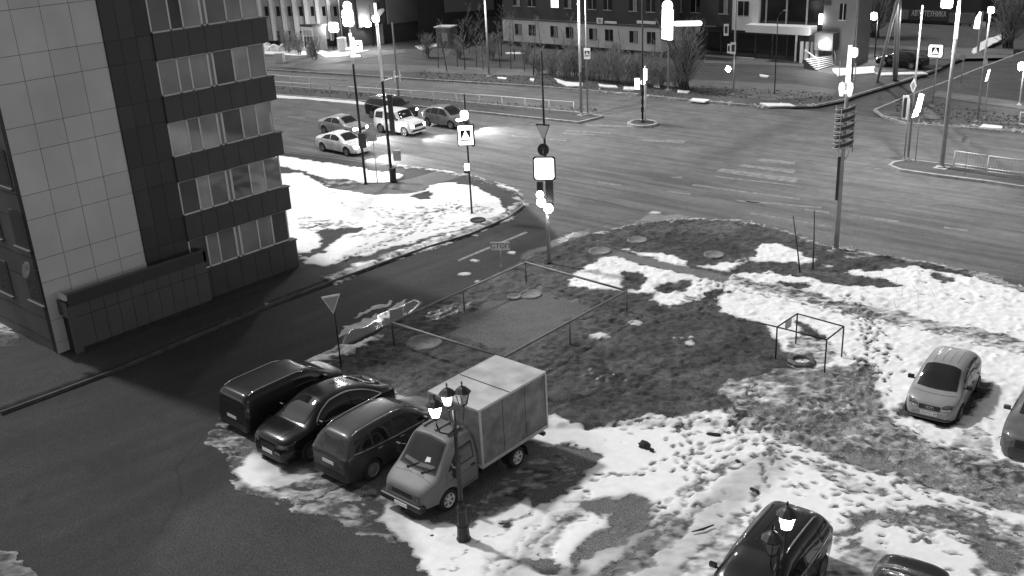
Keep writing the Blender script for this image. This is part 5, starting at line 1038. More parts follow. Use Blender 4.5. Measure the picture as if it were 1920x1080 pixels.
s.poly('heart_ornament', (1586, 172), RECT(9, 6), M_soft, .05, .06)
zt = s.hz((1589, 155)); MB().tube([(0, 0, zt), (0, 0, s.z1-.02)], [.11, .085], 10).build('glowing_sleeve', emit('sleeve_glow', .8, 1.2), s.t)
s.poly('lamp_head', (1601, 97), RR(13, 14, 4), M_bulb, .05, .2)
# --- poles of the right median
s = Post('street_lamp', (1765, 315), (1786, -20), 'thickest lamp mast on the right median beside the railing', 'lamp post', .15, .09, M_conc, ztop=10.6, basez=.14); zl = s.hz((1782, 8)); MB().tube([(0, 0, zl-1.9), (0, 0, zl-.3)], [.118, .108], 12).build('bright_sleeve', M_soft, s.t)  # upper mast section given a glow though it is no lamp
s.poly('lamp_head', (1778, 4), RR(18, 18, 3), M_bulb, .1, .15); lamp_light(s.t, (.0, -.6, zl), 260, .2); cobra(s, 10.0, math.radians(200), 1.2, 3000)
s = Post('sign_post', (1702, 300), (1722, 10), 'tall slim post with a diamond sign on the rounded nose of the right median', 'road sign', .075, .05, M_pole, basez=.14)
s.poly('diamond_sign', (1713, 160), [(-6, 0), (0, -13), (6, 0), (0, 13)], M_signw, .06, .02, .62, M_signg)
s = Post('traffic_light', (1695, 299), (1700, 184), 'short post with an unlit framed signal left of the diamond sign', 'traffic light', .045, .04, M_pole, basez=.14)
o, O, U, V, N_, k = s.poly('signal_board', (1698, 201), RECT(11, 42), M_signw, .06, .03); s.poly('signal_housing', (1698, 201), RECT(5, 34), M_signd, .1, .1)
s = Post('traffic_light', (1716, 302), (1722, 182), 'post with a brightly lit tilted signal right of the diamond sign', 'traffic light', .03, .03, M_pole, basez=.14)
s.poly('signal_board', (1724, 192), [(-6, -14), (3, -16), (7, 14), (-1, 16)], M_lit, .06, .05); s.poly('signal_board', (1718, 212), [(-6, -8), (4, -4), (5, 9), (-3, 6)], M_lit, .06, .05)
# --- far left traffic poles
s = Post('traffic_light', (686, 346), (655, -15), 'black pole at the left with lit signal and small lit boards', 'traffic light', .085, .06, M_pdark, basez=.1)
s.poly('signal_lens', (652, 11), DISC(7), emit('signal_glare', .9, 300.), .1, .1); s.poly('signal_board', (653, 33), RR(18, 26, 4), emit('signal_glare', .9, 300.), .1, .1); s.poly('lit_sign', (672, 84), RR(15, 16, 2), M_back, .1, .1, .3, M_signg); s.poly('bright_clamp', (662, 86), RECT(7, 30), M_back, .1, .05); s.poly('glow_bar', (667, 104), RECT(18, 3), M_back, .1, .05); s.poly('glow_bar', (656, 90), RECT(14, 3), M_back, .1, .05)
zb = s.hz((662, 120)); MB().tube([(0, 0, zb), (0, 0, s.hz((660, 62)))], .092, 10).build('pale_sleeve', M_signw, s.t)
o_, O_, U_, V_, N2, k_ = s.poly('signal_box', (680, 262), RR(14, 26, 3), M_signd, .1, .14)
s = Post('street_lamp', (735, 341), (722, -15), 'tall lamp mast at the verge with a small grey box near its foot', 'lamp post', .1, .06, M_pdark, ztop=10.9, basez=.1)
zb = s.hz((728, 45)); MB().tube([(0, 0, s.hz((730, 150))), (0, 0, zb)], .088, 10).build('pale_sleeve', M_signw, s.t); MB().tube([(0, 0, s.hz((727, 52))), (0, 0, 10.8)], .085, 10).build('bright_sleeve', M_soft, s.t)  # the bright top section is plain pole made to glow
s.poly('control_box', (745, 290), RECT(14, 18), M_signg, .02, .2); cobra(s, 10.5, math.radians(120), 1.3, 3200)
sgn = MB(); c, U, V, N_, k, dx = s.P((741, 150)); sgn.bar(c+N_*.1-U*2*k-V*0*k, c+N_*.1+U*37*k+V*9*k, .07, .04); sgn.bar(c+N_*.1-U*3*k, c+N_*.1-U*14*k-V*13*k, .09, .04)
for x in (24, 34): sgn.bar(c+N_*.1+U*x*k-V*3*k, c+N_*.1+U*x*k+V*18*k, .06, .04)
sgn.build('cross_arm', M_signw, s.t); s.poly('signal_housing', (734, 214), RECT(9, 70), M_signd, .06, .16)
s = Post('road_sign', (708, 344), (697, 262), 'slim post with a dull plate between the black pole and the tall mast', 'road sign', .03, .03, M_signg, basez=.1); s.poly('sign_plate', (697, 258), RECT(18, 13), M_signg, .04, .02)
q = g(738, 343, .1); tag(MB().box((q.x, q.y, .55), (.3, .3, .9)).box((q.x, q.y, 1.02), (.36, .36, .05)).build('street_cabinet', M_pdark, bevel=.02), 'black knee-high cabinet at the foot of the tall mast', 'cabinet')
s = Post('street_lamp', (748, 183), (733, 45), 'galvanised lamp post rising from the median behind the dark mast', 'lamp post', .09, .07, M_conc, basez=.14, ztop=6.4)
# --- far side lamps and signs
s = Post('street_lamp', (917, 143), (909, -10), 'pale lamp post on the far verge left of the apartment windows', 'lamp post', .11, .07, M_conc, ztop=7.4, basez=.12); cobra(s, 7.2, math.radians(-60), 1.0, 900)
s = Post('street_lamp', (1090, 216), (1082, -20), 'pale lamp post at the end of the median railing', 'lamp post', .11, .075, M_conc, ztop=10.4, basez=.14); cobra(s, 10.0, math.radians(-100), 1.4, 3000)  # lamp head above the view, added to light the road
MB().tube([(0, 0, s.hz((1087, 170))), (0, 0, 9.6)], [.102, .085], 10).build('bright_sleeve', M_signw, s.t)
s = Post('crossing_sign', (1102, 216), (1096, -10), 'pole with an unlit pedestrian crossing sign beside the pale median lamp', 'road sign', .06, .05, M_pole, ztop=9.2, basez=.14); o, O, U, V, N_, k = s.poly('sign_plate', (1101, 100), RECT(12, 19), M_signw, .06, .03); pedestrian(o, O, U, V, N_, k, 8, .033)
s.poly('signal_housing', (1094, 140), RECT(6, 26), M_signd, .05, .12)
s = Post('contact_pole', (1205, 229), (1202, -10), 'slim dark pole standing in the oval traffic island', 'pole', .065, .05, M_pdark, ztop=8.8, basez=.14); s.poly('lit_board', (1195, 157), RECT(9, 19), M_back, .06, .04)
s = Post('traffic_light', (1210, 227), (1209, 124), 'short patterned post with small lit boards in the oval island', 'traffic light', .075, .07, M_signw, basez=.14, plate=False)
s.poly('lit_board', (1209, 139), RECT(9, 20), M_back, .08, .05); s.poly('lit_ball', (1206, 154), DISC(4.5, 12), M_back, .1, .05)
for y_, w_ in ((175, 6), (190, 5), (205, 6), (217, 4)): s.poly('dark_patch', (1205, y_), [(-w_/2, -5), (w_/2, -3), (w_/3, 5), (-w_/2, 4)], M_signd, .075, .02)
s = Post('traffic_light', (1253, 169), (1252, -10), 'pole with a glowing disc, box and long bar on the far verge', 'traffic light', .09, .06, M_conc, ztop=7.6, basez=.12)
s.poly('glow_disc', (1252, 11), DISC(9.5), M_lit, .1, .1); s.poly('glow_box', (1252, 45), [(-11, -24), (-1, -27), (10, -27), (11, 24), (-10, 26)], M_back, .1, .1); s.poly('glow_bar', (1290, 43), RR(52, 8, 3.5), M_back, .1, .06)  # round sign and boards glow in place of their retroreflective brightness
s = Post('road_sign', (1375, 177), (1373, -10), 'far pole with three small unlit boards near the low glass front', 'road sign', .075, .06, M_conc, ztop=8., basez=.12)
for (x, y, w, h) in ((1362, 56, 9, 20), (1375, 90, 10, 20), (1367, 91, 6, 16)): s.poly('sign_plate', (x, y), RECT(w, h), M_signw, .06+.03*(w == 10), .02, .6, M_signd)
s.poly('signal_lamp', (1366, 129), DISC(4.5), M_bulb, .1, .06)
s = Post('street_lamp', (1452, 176), (1462, 34), 'thin dark lamp post with a short bent arm before the glass front', 'lamp post', .045, .035, M_pdark, basez=.12); MB().tube([(0, 0, s.z1), Vector((.1, .1, s.z1+.3)), Vector((.4, .2, s.z1+.55))], .03, 6).build('arm', M_pdark, s.t)
MB().box((.5, .25, s.z1+.58), (.3, .15, .06)).build('lamp_head', M_signg, s.t)
for b, t_, lab in (((1572, 165), (1575, 115), 'short thin post left of the glowing pole top'), ((1601, 172), (1606, 118), 'short thin post right of the glowing pole top')): tag(Post('marker_post', b, t_, lab, 'post', .04, .035, M_signg, basez=.12, plate=False).t)
t = empty('utility_pole', g(1645, 152, .12), 0, 'far timber utility pole braced by a long slanting strut', 'pole')
a = g(1645, 152, .12); b = g(1676, 149, .12); zt = 10.5; r = ray(1683, -8); k = (zt-CAM_H)/r.z; pt = CAM+r*k
for i, (q0, nm) in enumerate(((a, 'strut'), (b, 'pole'))): MB().tube([q0-t.location, (pt-t.location)+Vector((0, 0, -.3 if i == 0 else .6))], [.13, .09], 8).build(nm, M_conc, t)
q0 = g(1681, 150, .12); MB().tube([q0-t.location, pt-t.location+Vector((.15, 0, 0))], [.09, .07], 8).build('pole', M_conc, t)
for (bx, tx, lab) in (((1597, 150), (1601, -8), 'slim pole left of the star-bright floodlight'), ((1606, 60), (1610, -8), 'slimmer pole right next to its twin by the floodlight')):
    Post('pole', bx, tx, lab, 'pole', .07, .05, M_pole, ztop=9.5, basez=.12)
s = Post('floodlight', (1640, 108), (1639, 30), 'small floodlight on a short mast behind the utility pole', 'floodlight', .06, .05, M_pdark, basez=.12); s.poly('lamp_face', (1639, 30), RR(11, 11, 3), M_bulb, .1, .1); s.poly('lamp_face', (1622, 41), DISC(4), M_bulb, .1, .1); lamp_light(s.t, (0, -.8, s.z1-.2), 500, .2)
s = Post('crossing_sign', (1748, 200), (1755, 84), 'far post with a glowing pedestrian crossing box on the right verge', 'road sign', .055, .045, M_pole, basez=.12); o, O, U, V, N_, k = s.poly('sign_box', (1755, 95), RR(24, 20, 2), M_back, .06, .15); pedestrian(o, O, U, V, N_, k, 12, .153, M_soft)
s = Post('street_lamp', (1832, 229), (1858, 22), 'lamp post leaning slightly right with a bright head on the right verge', 'lamp post', .085, .055, M_pole, basez=.12); s.poly('lamp_head', (1859, 18), RR(10, 10, 3), M_bulb, .1, .12); lamp_light(s.t, (0, -.5, s.z1), 260, .15); s.poly('sign_plate', (1848, 118), [(-2, -8), (4, 0), (2, 9), (-2, 6)], M_signg, .06, .02)
s = Post('road_sign', (1845, 222), (1853, 128), 'thin post topped by a narrow glowing plate on the right verge', 'road sign', .035, .03, M_signg, basez=.12); s.poly('lit_plate', (1852, 141), [(-3, -11), (1, -9), (4, 10), (0, 9)], M_back, .05, .04)
s = Post('street_lamp', (1911, 197), (1918, 118), 'low bright lamp cut by the right edge of the view', 'lamp post', .06, .05, M_signw, basez=.12); s.poly('lamp_head', (1917, 124), RR(12, 13, 3), M_bulb, .06, .1); lamp_light(s.t, (0, -.6, s.z1), 120, .15)
s = Post('road_sign', (1801, 162), (1806, 104), 'far thin post with a dull round sign behind the right median', 'road sign', .035, .03, M_pole, basez=.12); s.poly('sign_plate', (1806, 107), DISC(5.5), M_signg, .04, .02)
s = Post('lit_pole', (1833, 100), (1834, 22), 'lit pole and glare panel beside the shop with the lettered front', 'lit pole', .12, .12, M_signg, basez=.12); s.poly('glare_panel', (1834, 36), [(-5, -16), (5, -16), (5, 12), (2, 13), (-4, 2)], M_back, .12, .05)  # glare on the pole is put in as a glowing panel
s = Post('road_sign', (1808, 330), (1811, 262), 'small plate on a hair-thin post behind the right median railing', 'road sign', .015, .015, M_pole, basez=.14, plate=False); s.poly('sign_plate', (1808, 261), [(-4, -8), (3, -3), (5, 7), (-2, 4)], M_signg, .02, .015)
s = Post('double_lamp', (700, 86), (703, 8), 'pair of floodlights on one short post outside the dark hall', 'floodlight', .05, .04, M_pdark, basez=.12); s.poly('lamp_face', (690, 45), RR(11, 9, 3), M_bulb, .1, .1); s.poly('lamp_face', (705, 35), RR(12, 11, 3), M_bulb, .1, .1); s.poly('lamp_frame', (712, 24), [(-8, -6), (-2, -8), (10, 4), (8, 8), (-2, 6)], M_signg, .1, .02); lamp_light(s.t, (0, -.8, 3.), 200)
s = Post('floodlight', (626, 93), (626, 42), 'single glaring lamp in front of the pillared building', 'floodlight', .05, .04, M_pdark, basez=.12); s.poly('lamp_face', (626, 51), RR(17, 16, 4), M_bulb, .1, .1); lamp_light(s.t, (.5, -.8, s.z1-.4), 500)

# ================================================================ FENCES AND FRAMES
def rail_fence(name, label, cat, ptsP, h, rails, r, m, gap, bars=0., pr=None):
    t = empty(name, (ptsP[0][0].x, ptsP[0][0].y, 0), 0, label, cat); off = Vector((t.location.x, t.location.y, 0)); pr = pr or r
    segs = ptsP
    for a, b in segs:
        for hr in rails:
            MB().tube([a-off+Vector((0, 0, hr)), b-off+Vector((0, 0, hr))], r, 6).build('rail', m, t)
        L = (b-a).length; n = max(1, round(L/gap))
        for i in range(n+(1 if (a, b) == segs[-1] else 0)):
            q = a.lerp(b, i/n)-off; MB().tube([q, q+Vector((0, 0, h))], pr, 6).build('post', m, t)
        if bars:
            mb = MB(); k = int(L/bars)
            for i in range(1, k): q = a.lerp(b, i/k)-off; mb.bar(q+Vector((0, 0, rails[-1])), q+Vector((0, 0, rails[0])), .014)
            mb.build('bar_infill', m, t)
    return t
fp = [g(735, 605, 1.1), g(985, 492, 1.1), g(1175, 545, 1.1), g(945, 670, 1.1)]; fp = [Vector((p.x, p.y, .1)) for p in fp]
M_pipe = mat('fence_pipe', .16, .55, var=.25, scale=3)
rail_fence('pipe_fence', 'low single-rail pipe fence round the square of bare soil', 'fence', list(zip(fp, fp[1:]+fp[:1])), 1.0, [1.0], .045, M_pipe, 4.1, pr=.035)
mf = [g(480, 170, .13), g(655, 183, .13), g(900, 200, .13), g(1076, 215, .13)]; M_rl = mat('railing_paint', .62, .5, var=.1, scale=2)
rail_fence('median_railing', 'long pale railing on the median behind the driving cars', 'railing', list(zip(mf, mf[1:])), 1.0, [.97], .045, M_rl, 2.2)
mf = [g(480, 156, .13), g(655, 170, .13)]; rail_fence('median_railing', 'short second railing running beside the long one at its left end', 'railing', list(zip(mf, mf[1:])), .95, [.92], .04, M_rl, 2.4)
mf = [g(1787, 318, .13), g(1850, 328, .13), g(1925, 339, .13), g(2100, 365, .13)]; rail_fence('median_railing', 'barred pale railing on the right median', 'railing', list(zip(mf, mf[1:])), 1.15, [1.12, .38, .22], .035, M_rl, 2.3, bars=.16)
mf = [g(1910, 240, .13), g(2050, 262, .13)]; rail_fence('median_railing', 'bit of railing on the far right verge at the picture edge', 'railing', list(zip(mf, mf[1:])), 1.1, [1.08, .3], .03, M_rl, 2.3)
# open box frame over the well
t = empty('pipe_cage', (-14.7, 32.4, 0), 0, 'empty box-shaped frame of thin dark pipes standing on the snow', 'pipe cage'); off = Vector(t.location)
C = [(-15.66, 33.27), (-15.7, 31.74), (-13.77, 31.72), (-13.77, 33.13)]; M_fr = mat('rusty_dark_pipe', .012, .7, var=.3, scale=8)
for i, (x, y) in enumerate(C):
    MB().tube([Vector((x, y, 0))-off, Vector((x, y, 1.42))-off], .03, 8).build('post', M_fr, t)
    x2, y2 = C[(i+1) % 4]; MB().tube([Vector((x, y, 1.42))-off, Vector((x2, y2, 1.42))-off], .028, 8).build('rail', M_fr, t)
MB().tube([Vector((-15.7, 31.74, 1.42))-off, Vector((-16.5, 31.75, 1.4))-off], .028, 8).build('rail', M_fr, t)
MB().box(Vector((-15.68, 32.6, 1.22))-off, (.03, .45, .3)).build('plate', M_signg, t)
o = MB().lathe([(.0, .0), (.5, .0), (.52, .16), (.42, .2), (.32, .2), (.3, .06), (0, .05)], (0, 0, 0), 8, smooth=False).build('well_ring', mat('wet_concrete', .09, .6, var=.3, scale=4, bump=.4), bevel=.02); q = g(1502, 682, .1); o.location = (q.x, q.y, .1); tag(o, 'low octagonal concrete ring inside the pipe frame', 'well')
for (px, py, r_, lab) in ((1195, 450, .5, 'pale round cover on the dark soil nearest the kerb bend'), (1339, 478, .48, 'pale round cover on the soil above the paved path'), (795, 642, .72, 'low round concrete cover inside the pipe fence near its left corner'), (995, 552, .5, 'round concrete cover at the far end of the fenced soil'), (964, 557, .3, 'small round cover left of the far concrete cover'), (1125, 471, .55, 'flat round cover on the paved strip next to the corner mast'),
        (896, 414, .42, 'dark oval manhole in the snowy verge below the crossing sign')):
    o = MB().lathe([(0, .045), (r_*.8, .045), (r_*.82, .06), (r_, .06), (r_*1.04, .0)], (0, 0, 0), 22).build('manhole_cover', mat('cover_concrete', .17, .85, var=.35, scale=4) if r_ != .42 else M_roof); q = g(px, py, .15); o.location = (q.x, q.y, gz(q.x, q.y)+.0); tag(o, lab, 'manhole cover')
# --- debris on the snow
def clod(px, py, sx_, sy_, sz_, seed, lab, cat, name, m, rz=0.):
    R = random.Random(seed); bm = bmesh.new(); bmesh.ops.create_icosphere(bm, subdivisions=2, radius=1)
    for v in bm.verts: v.co = Vector((v.co.x*sx_, v.co.y*sy_, v.co.z*sz_))*R.uniform(.65, 1.25)
    me_ = bpy.data.meshes.new(name); bm.to_mesh(me_); bm.free(); me_.materials.append(m); o = bpy.data.objects.new(name, me_); COL.objects.link(o)
    q = g(px, py, .08); o.location = (q.x, q.y, gz(q.x, q.y)+sz_*.4); o.rotation_euler = (0, 0, rz); return tag(o, lab, cat)
M_rub = mat('frozen_dirt', .02, .9, var=.4, scale=12)
clod(1208, 837, .24, .15, .14, 1, 'largest dark lump of frozen dirt on the open snow', 'lump', 'dirt_lump', M_rub); clod(1222, 845, .1, .08, .08, 12, 'small dark lump touching the largest one on the snow', 'lump', 'dirt_lump', M_rub)
clod(1338, 815, .26, .07, .06, 2, 'flat dark lump at the upper edge of the open snow', 'lump', 'dirt_lump', M_rub, .4); clod(1386, 864, .16, .06, .05, 3, 'short curved dark scrap on the snow right of the lumps', 'lump', 'dirt_lump', M_rub, -.3)
clod(1414, 919, .16, .08, .05, 4, 'dark diamond-shaped scrap on the snow above the black car', 'lump', 'dirt_lump', M_rub, -.2)
a = g(1297, 997, .12); b = g(1338, 984, .12); tag(MB().tube([a, a.lerp(b, .5)+Vector((.03, -.04, .01)), b], [.015, .035, .02], 7).build('stick', M_rub), 'thin dark stick lying on the trodden snow left of the black car', 'stick')
a = g(868, 850, .1)
R = random.Random(11); gb = MB()
for k in range(300):
    px = R.uniform(1600, 1800); py = 545+R.uniform(-18, 45); 
    if k > 26: break
    q = g(px if k < 18 else R.uniform(1700, 1790), py, .1); z = gz(q.x, q.y); h = R.uniform(.12, .5); d = Vector((R.uniform(-.25, .25), R.uniform(-.25, .25), h)); gb.tube([Vector((q.x, q.y, z)), Vector((q.x, q.y, z))+d], [.006, .003], 4)
tag(gb.build('dry_stems', mat('dry_stem', .12, .9)), 'scattered dry weed stems sticking out of the snow', 'weeds', kind='stuff')

# matted winter grass over the soil of the island
gi = MB(); R = random.Random(77); Pn = np.array([[*g(*p)[:2]] for p in ISLP]); x0_, y0_ = Pn.min(0); x1_, y1_ = Pn.max(0); n_ = 0
while n_ < 15000:
    x = R.uniform(-34, x1_ if x1_ < -3 else -3); y = R.uniform(y0_, y1_); i = int((x-xs[0])/ST); j = int((y-ys[0])/ST); n_ += 1
    if not (0 <= i < len(xs)-1 and 0 <= j < len(ys)-1) or rough[i, j] < .03 or snow[i, j] > .4 or mm[i, j] > .3: continue
    if vn(np.array([x*.9]), np.array([y*.9]))[0] < .3: continue
    z = float(zz[i, j])-.01; a = R.uniform(0, 6.28); l = R.uniform(.04, .13); w = R.uniform(.006, .014); d = Vector((math.cos(a)*l, math.sin(a)*l, R.uniform(.015, .06))); s_ = Vector((-math.sin(a)*w, math.cos(a)*w, 0)); q = Vector((x, y, z)); gi.add([q-s_, q+s_, q+d], [(0, 1, 2)])
tag(gi.build('matted_grass', mat('matted_grass', .1, .95, var=.5, scale=3)), 'flattened winter grass on the soil island', 'grass', kind='stuff')
# ================================================================ FAR BUILDINGS
M_wallD = mat('render_dark', .06, .8, var=.12, scale=.7); M_wallL = mat('render_pale', .68, .8, var=.1, scale=.6, bump=.2, bscale=3); M_wallM = mat('render_mid', .15, .8, var=.1, scale=.7)
M_winfar = glass('far_window_glass', .012, .1); M_curtF = mat('far_curtain', .3, .8, var=.2, scale=2); M_base = mat('plinth_dark', .06, .9, var=.3, scale=2)
def bld(name, loc, label): return empty(name, loc, 0, label, 'building')
def onp(par, name, X0, X1, Z0, Z1, Y, th, m, dy=0.):
    """slab on a facade plane facing -Y"""
    o = MB().bb(X0, X1, Y-th-dy, Y-dy, Z0, Z1).build(name, m); o.parent = par; off = Vector((0, 0, 0)); q = par
    while q is not None: off += q.location; q = q.parent
    o.location = -off; return o
def window(par, x, z, w, h, Y, lit=0, curt=0, seed=0):
    f = onp(par, 'window', x-w/2, x+w/2, z-h/2, z+h/2, Y, .02, M_winfar if not lit else emit('lit_window', .8, 1.6), .0)
    onp(f, 'frame', x-w/2-.04, x+w/2+.04, z-h/2-.07, z-h/2-.0, Y, .09, M_signg)
    onp(f, 'mullion', x+w*.02, x+w*.02+.06, z-h/2, z+h/2, Y, .05, M_signg)
    if curt: onp(f, 'curtain', x+w*.08, x+w*.46, z-h/2+.03, z+h/2-.03, Y, .012, M_curtF, .02)
YB = 87.0
def px(x, y, Y=YB): return onY(x, y, Y)
B1 = bld('apartment_building', (-68, 93, 0), 'long dark apartment block with a pale lower storey across the crossing')
xl = px(943, 60).x; xr = px(1240, 75).x; zb0 = px(1240, 98).z; zb1 = px(1240, 52).z; xR = px(1640, 60, 90).x
onp(B1, 'wall', xl, xr+.2, zb1, 9, 99, 11.8, M_wallD); onp(B1, 'lower_wall', xl, xr, zb0, zb1, YB+12, 12, M_wallL); onp(B1, 'plinth', xl+.4, xr-.2, 0, zb0, YB+12, 11.3, M_base)
onp(B1, 'ledge', xl-.1, xr+.1, zb1-.02, zb1+.12, YB+.2, .35, M_wallD)
k = 0
for x in (972, 998, 1039, 1068, 1112, 1142, 1188, 1221):
    k += 1; p = px(x, 60+(x-972)*.045); window(B1, p.x, (zb0+zb1)/2+.15, 1.0, 1.15, YB, 0, k % 2)
for x in (967, 995, 1038, 1063, 1108, 1137, 1185, 1218, 1245):
    k += 1; p = px(x, 10); window(B1, p.x, zb1+2.1, 1.0, 1.3, YB+.2, x == 1038, k % 3 == 0)
def onB(par, name, a, b, Y, th, m, dy=0.):
    p = onY(a[0], a[1], Y); q = onY(b[0], b[1], Y); return onp(par, name, min(p.x, q.x), max(p.x, q.x), min(p.z, q.z), max(p.z, q.z), Y, th, m, dy)
z_ = px(1125, 38, YB).z
sb = onB(B1, 'shop_sign', (1122, 33), (1133, 44), YB, .12, M_signw, .2); p = px(1127.5, 38.5); text_mesh('sign_letter', 'В', .5, M_ink, sb, Vector((p.x, YB-.34, p.z))-Vector((0, 0, 0)), (1, 0, 0), (0, 0, 1), .01)
for (a, b) in (((1137, 39), (1159, 44)), ((1197, 38), (1232, 45))): onB(B1, 'shop_sign', a, b, YB, .1, M_signw, .2)
# right wing of the same street front: its own building, pale pier, glass front, canopy
Y2 = 90.0
B2 = bld('commercial_building', (-48, 96, 0), 'commercial block with pale pier, dark glass front and long pale canopy')
def X2(x, y=60): return onY(x, y, Y2).x
zc = onY(1410, 56, Y2).z; zt = 9.
onp(B2, 'wall', X2(1242), X2(1372), zc+.1, zt, Y2+10, 9.9, M_wallD); onp(B2, 'pale_pier', X2(1372), X2(1421), zc-.1, zt, Y2+10, 10, M_wallL)
onp(B2, 'ground_floor', X2(1242), X2(1500), 0, zc, Y2+10, 9.2, M_wallD); onp(B2, 'glass_front', X2(1421), X2(1541), zc+.2, zt, Y2+10, 9.6, M_winfar)
onp(B2, 'grey_wall', X2(1541), X2(1606), 0, zt, Y2+3, 2.9, M_wallM); 
onp(B2, 'canopy', X2(1409), X2(1528), onY(1409, 57, Y2).z, onY(1409, 43, Y2).z, Y2+1, 2.2, M_wallL)
for x in (1432, 1470, 1508): onp(B2, 'glass_mullion', X2(x)-.06, X2(x)+.06, zc+.2, zt, Y2+.4, .12, M_signg)
for x in (1318, 1345, 1373, 1410, 1442, 1470, 1493): onp(B2, 'glazing_bar', X2(x)-.06, X2(x)+.06, .15, zc-.1, Y2+.8, .1, M_base)
for x0, x1 in ((1320, 1371), (1376, 1408), (1412, 1440), (1444, 1490)): onp(B2, 'shop_window', X2(x0), X2(x1), .5, zc-.5, Y2+.8, .04, M_winfar)
onp(B2, 'corner_post', X2(1493)-.08, X2(1493)+.08, 0, zc, Y2+.2, .15, M_signw); onp(B2, 'kerb_edge', X2(1328), X2(1420), .1, .28, Y2-.3, .3, M_signg)
for i, x in enumerate((1270, 1303, 1356)): window(B2, X2(x, 15), zc+2.05, 1.0, 1.35, Y2+.1, 0, i % 2 == 0)
window(B2, X2(1394, 15), zc+1.95, 1.15, 1.35, Y2, 0, 0)
window(B2, X2(1580, 15), zc+2.0, .6, 1.4, Y2+.1, 0, 0); onB(B2, 'wall_plaque', (1546, 1), (1558, 10), Y2, .1, M_signd, -.05); onB(B2, 'lit_tube_sign', (1538, 26), (1542, 45), Y2, .15, M_lit, .05)
for a, b in (((1290, 46), (1342, 50)),): onB(B2, 'shop_sign', a, b, Y2, .12, M_signg, .0)
lo = onB(B2, 'entrance_box', (1540, 58), (1572, 92), Y2, 1.2, M_wallD, .1); onB(B2, 'entrance_light', (1554, 74), (1564, 84), Y2, .1, M_bulb, 1.8)
lamp_light(B2, Vector((X2(1562)+.5, Y2-3.2, 2.6))-Vector(B2.location), 200, .3)
for i, (x) in enumerate((1508, 1518, 1528, 1537)): onp(B2, 'balustrade_pillar', X2(x)-.12, X2(x)+.12, 0, 2.1, Y2-.2, .25, M_wallL)
st = empty('entrance_stairs', g(1535, 128), 0, 'broad outdoor stairs with worn pale treads below the lit entrance', 'stairs')
O = Vector(st.location); a = g(1500, 110, .1); 
mb = MB(); md = MB(); ux = Vector((1, 0, 0)); 
p0 = g(1508, 112, .9); p1 = g(1560, 105, .9); p2 = g(1565, 124, .1); p3 = g(1535, 134, .1)
for i in range(7):
    t0 = i/7; t1 = (i+1)/7; z = .95-.14*i
    A_ = p0.lerp(p3, t0); B_ = p1.lerp(p2, t0); C_ = p1.lerp(p2, t1); D_ = p0.lerp(p3, t1)
    for m_, zt_, zb_ in ((mb, z, z-.05), (md, z-.05, 0)):
        vs = [Vector((q.x, q.y, zt_))-O for q in (A_, B_, C_, D_)]+[Vector((q.x, q.y, zb_))-O for q in (A_, B_, C_, D_)]
        if m_ is md: vs = [v if i_ < 0 else v for i_, v in enumerate(vs)]
        m_.add(vs, [(0, 1, 2, 3), (7, 6, 5, 4), (0, 4, 5, 1), (1, 5, 6, 2), (2, 6, 7, 3), (3, 7, 4, 0)])
mb.build('treads', M_wallL, st); md.build('risers', M_base, st)
MB().tube([p1-O, p1-O+Vector((0, 0, .9)), p2-O+Vector((0, 0, .95)), p2-O], .04, 6).build('handrail', M_signw, st); MB().tube([p0-O, p0-O+Vector((0, 0, .9)), p3-O+Vector((0, 0, .95)), p3-O], .04, 6).build('handrail', M_signw, st)
# --- shop with lettering, far right
Y3 = 118.0
B3 = bld('shop_building', (-45, 125, 0), 'low dark shop with a lettered front at the upper right')
def on3(par, name, a, b, th, m, dy=0.): return onB(par, name, a, b, Y3, th, m, dy)
z3 = onY(1700, 92, Y3).z
onp(B3, 'wall', onY(1660, 50, Y3).x, onY(1835, 50, Y3).x, -.1, 8, Y3+10, 10, mat('shop_wall', .035, .8, var=.2, scale=.8))
on3(B3, 'facade_board', (1683, 18), (1704, 36), .15, mat('board_mid', .16, .7, var=.2, scale=1.)); fb = on3(B3, 'fascia', (1706, 18), (1828, 42), .1, mat('fascia_dark', .05, .7, var=.3, scale=.7)); p = onY(1743, 26, Y3)
text_mesh('shop_lettering', 'АВТОТЕХНИКА', .82, mat('lettering_grey', .65, .6), fb, Vector((p.x, Y3-.25, p.z)), (1, 0, 0), (0, 0, 1), .04, .62)
for a, b, m_ in (((1796, 24), (1828, 44), 'board_mid'), ((1782, 24), (1790, 42), 'board_mid'), ((1804, 44), (1818, 52), 'board_mid')): on3(B3, 'poster_board', a, b, .2, MATS[m_], .1)
for a, b in (((1752, 44), (1780, 90)), ((1690, 40), (1745, 88)), ((1798, 46), (1806, 56))): on3(B3, 'dark_doorway', a, b, .05, M_winfar, .0)
on3(B3, 'pale_doorway', (1822, 40), (1846, 68), .1, M_wallL, -.0); onp(B3, 'side_wall', onY(1835, 50, Y3).x, onY(1990, 50, Y3).x, -.1, 7, Y3+16, 10, mat('shed_wall', .04, .9, var=.4, scale=.5))  # doorway slab in plain pale render
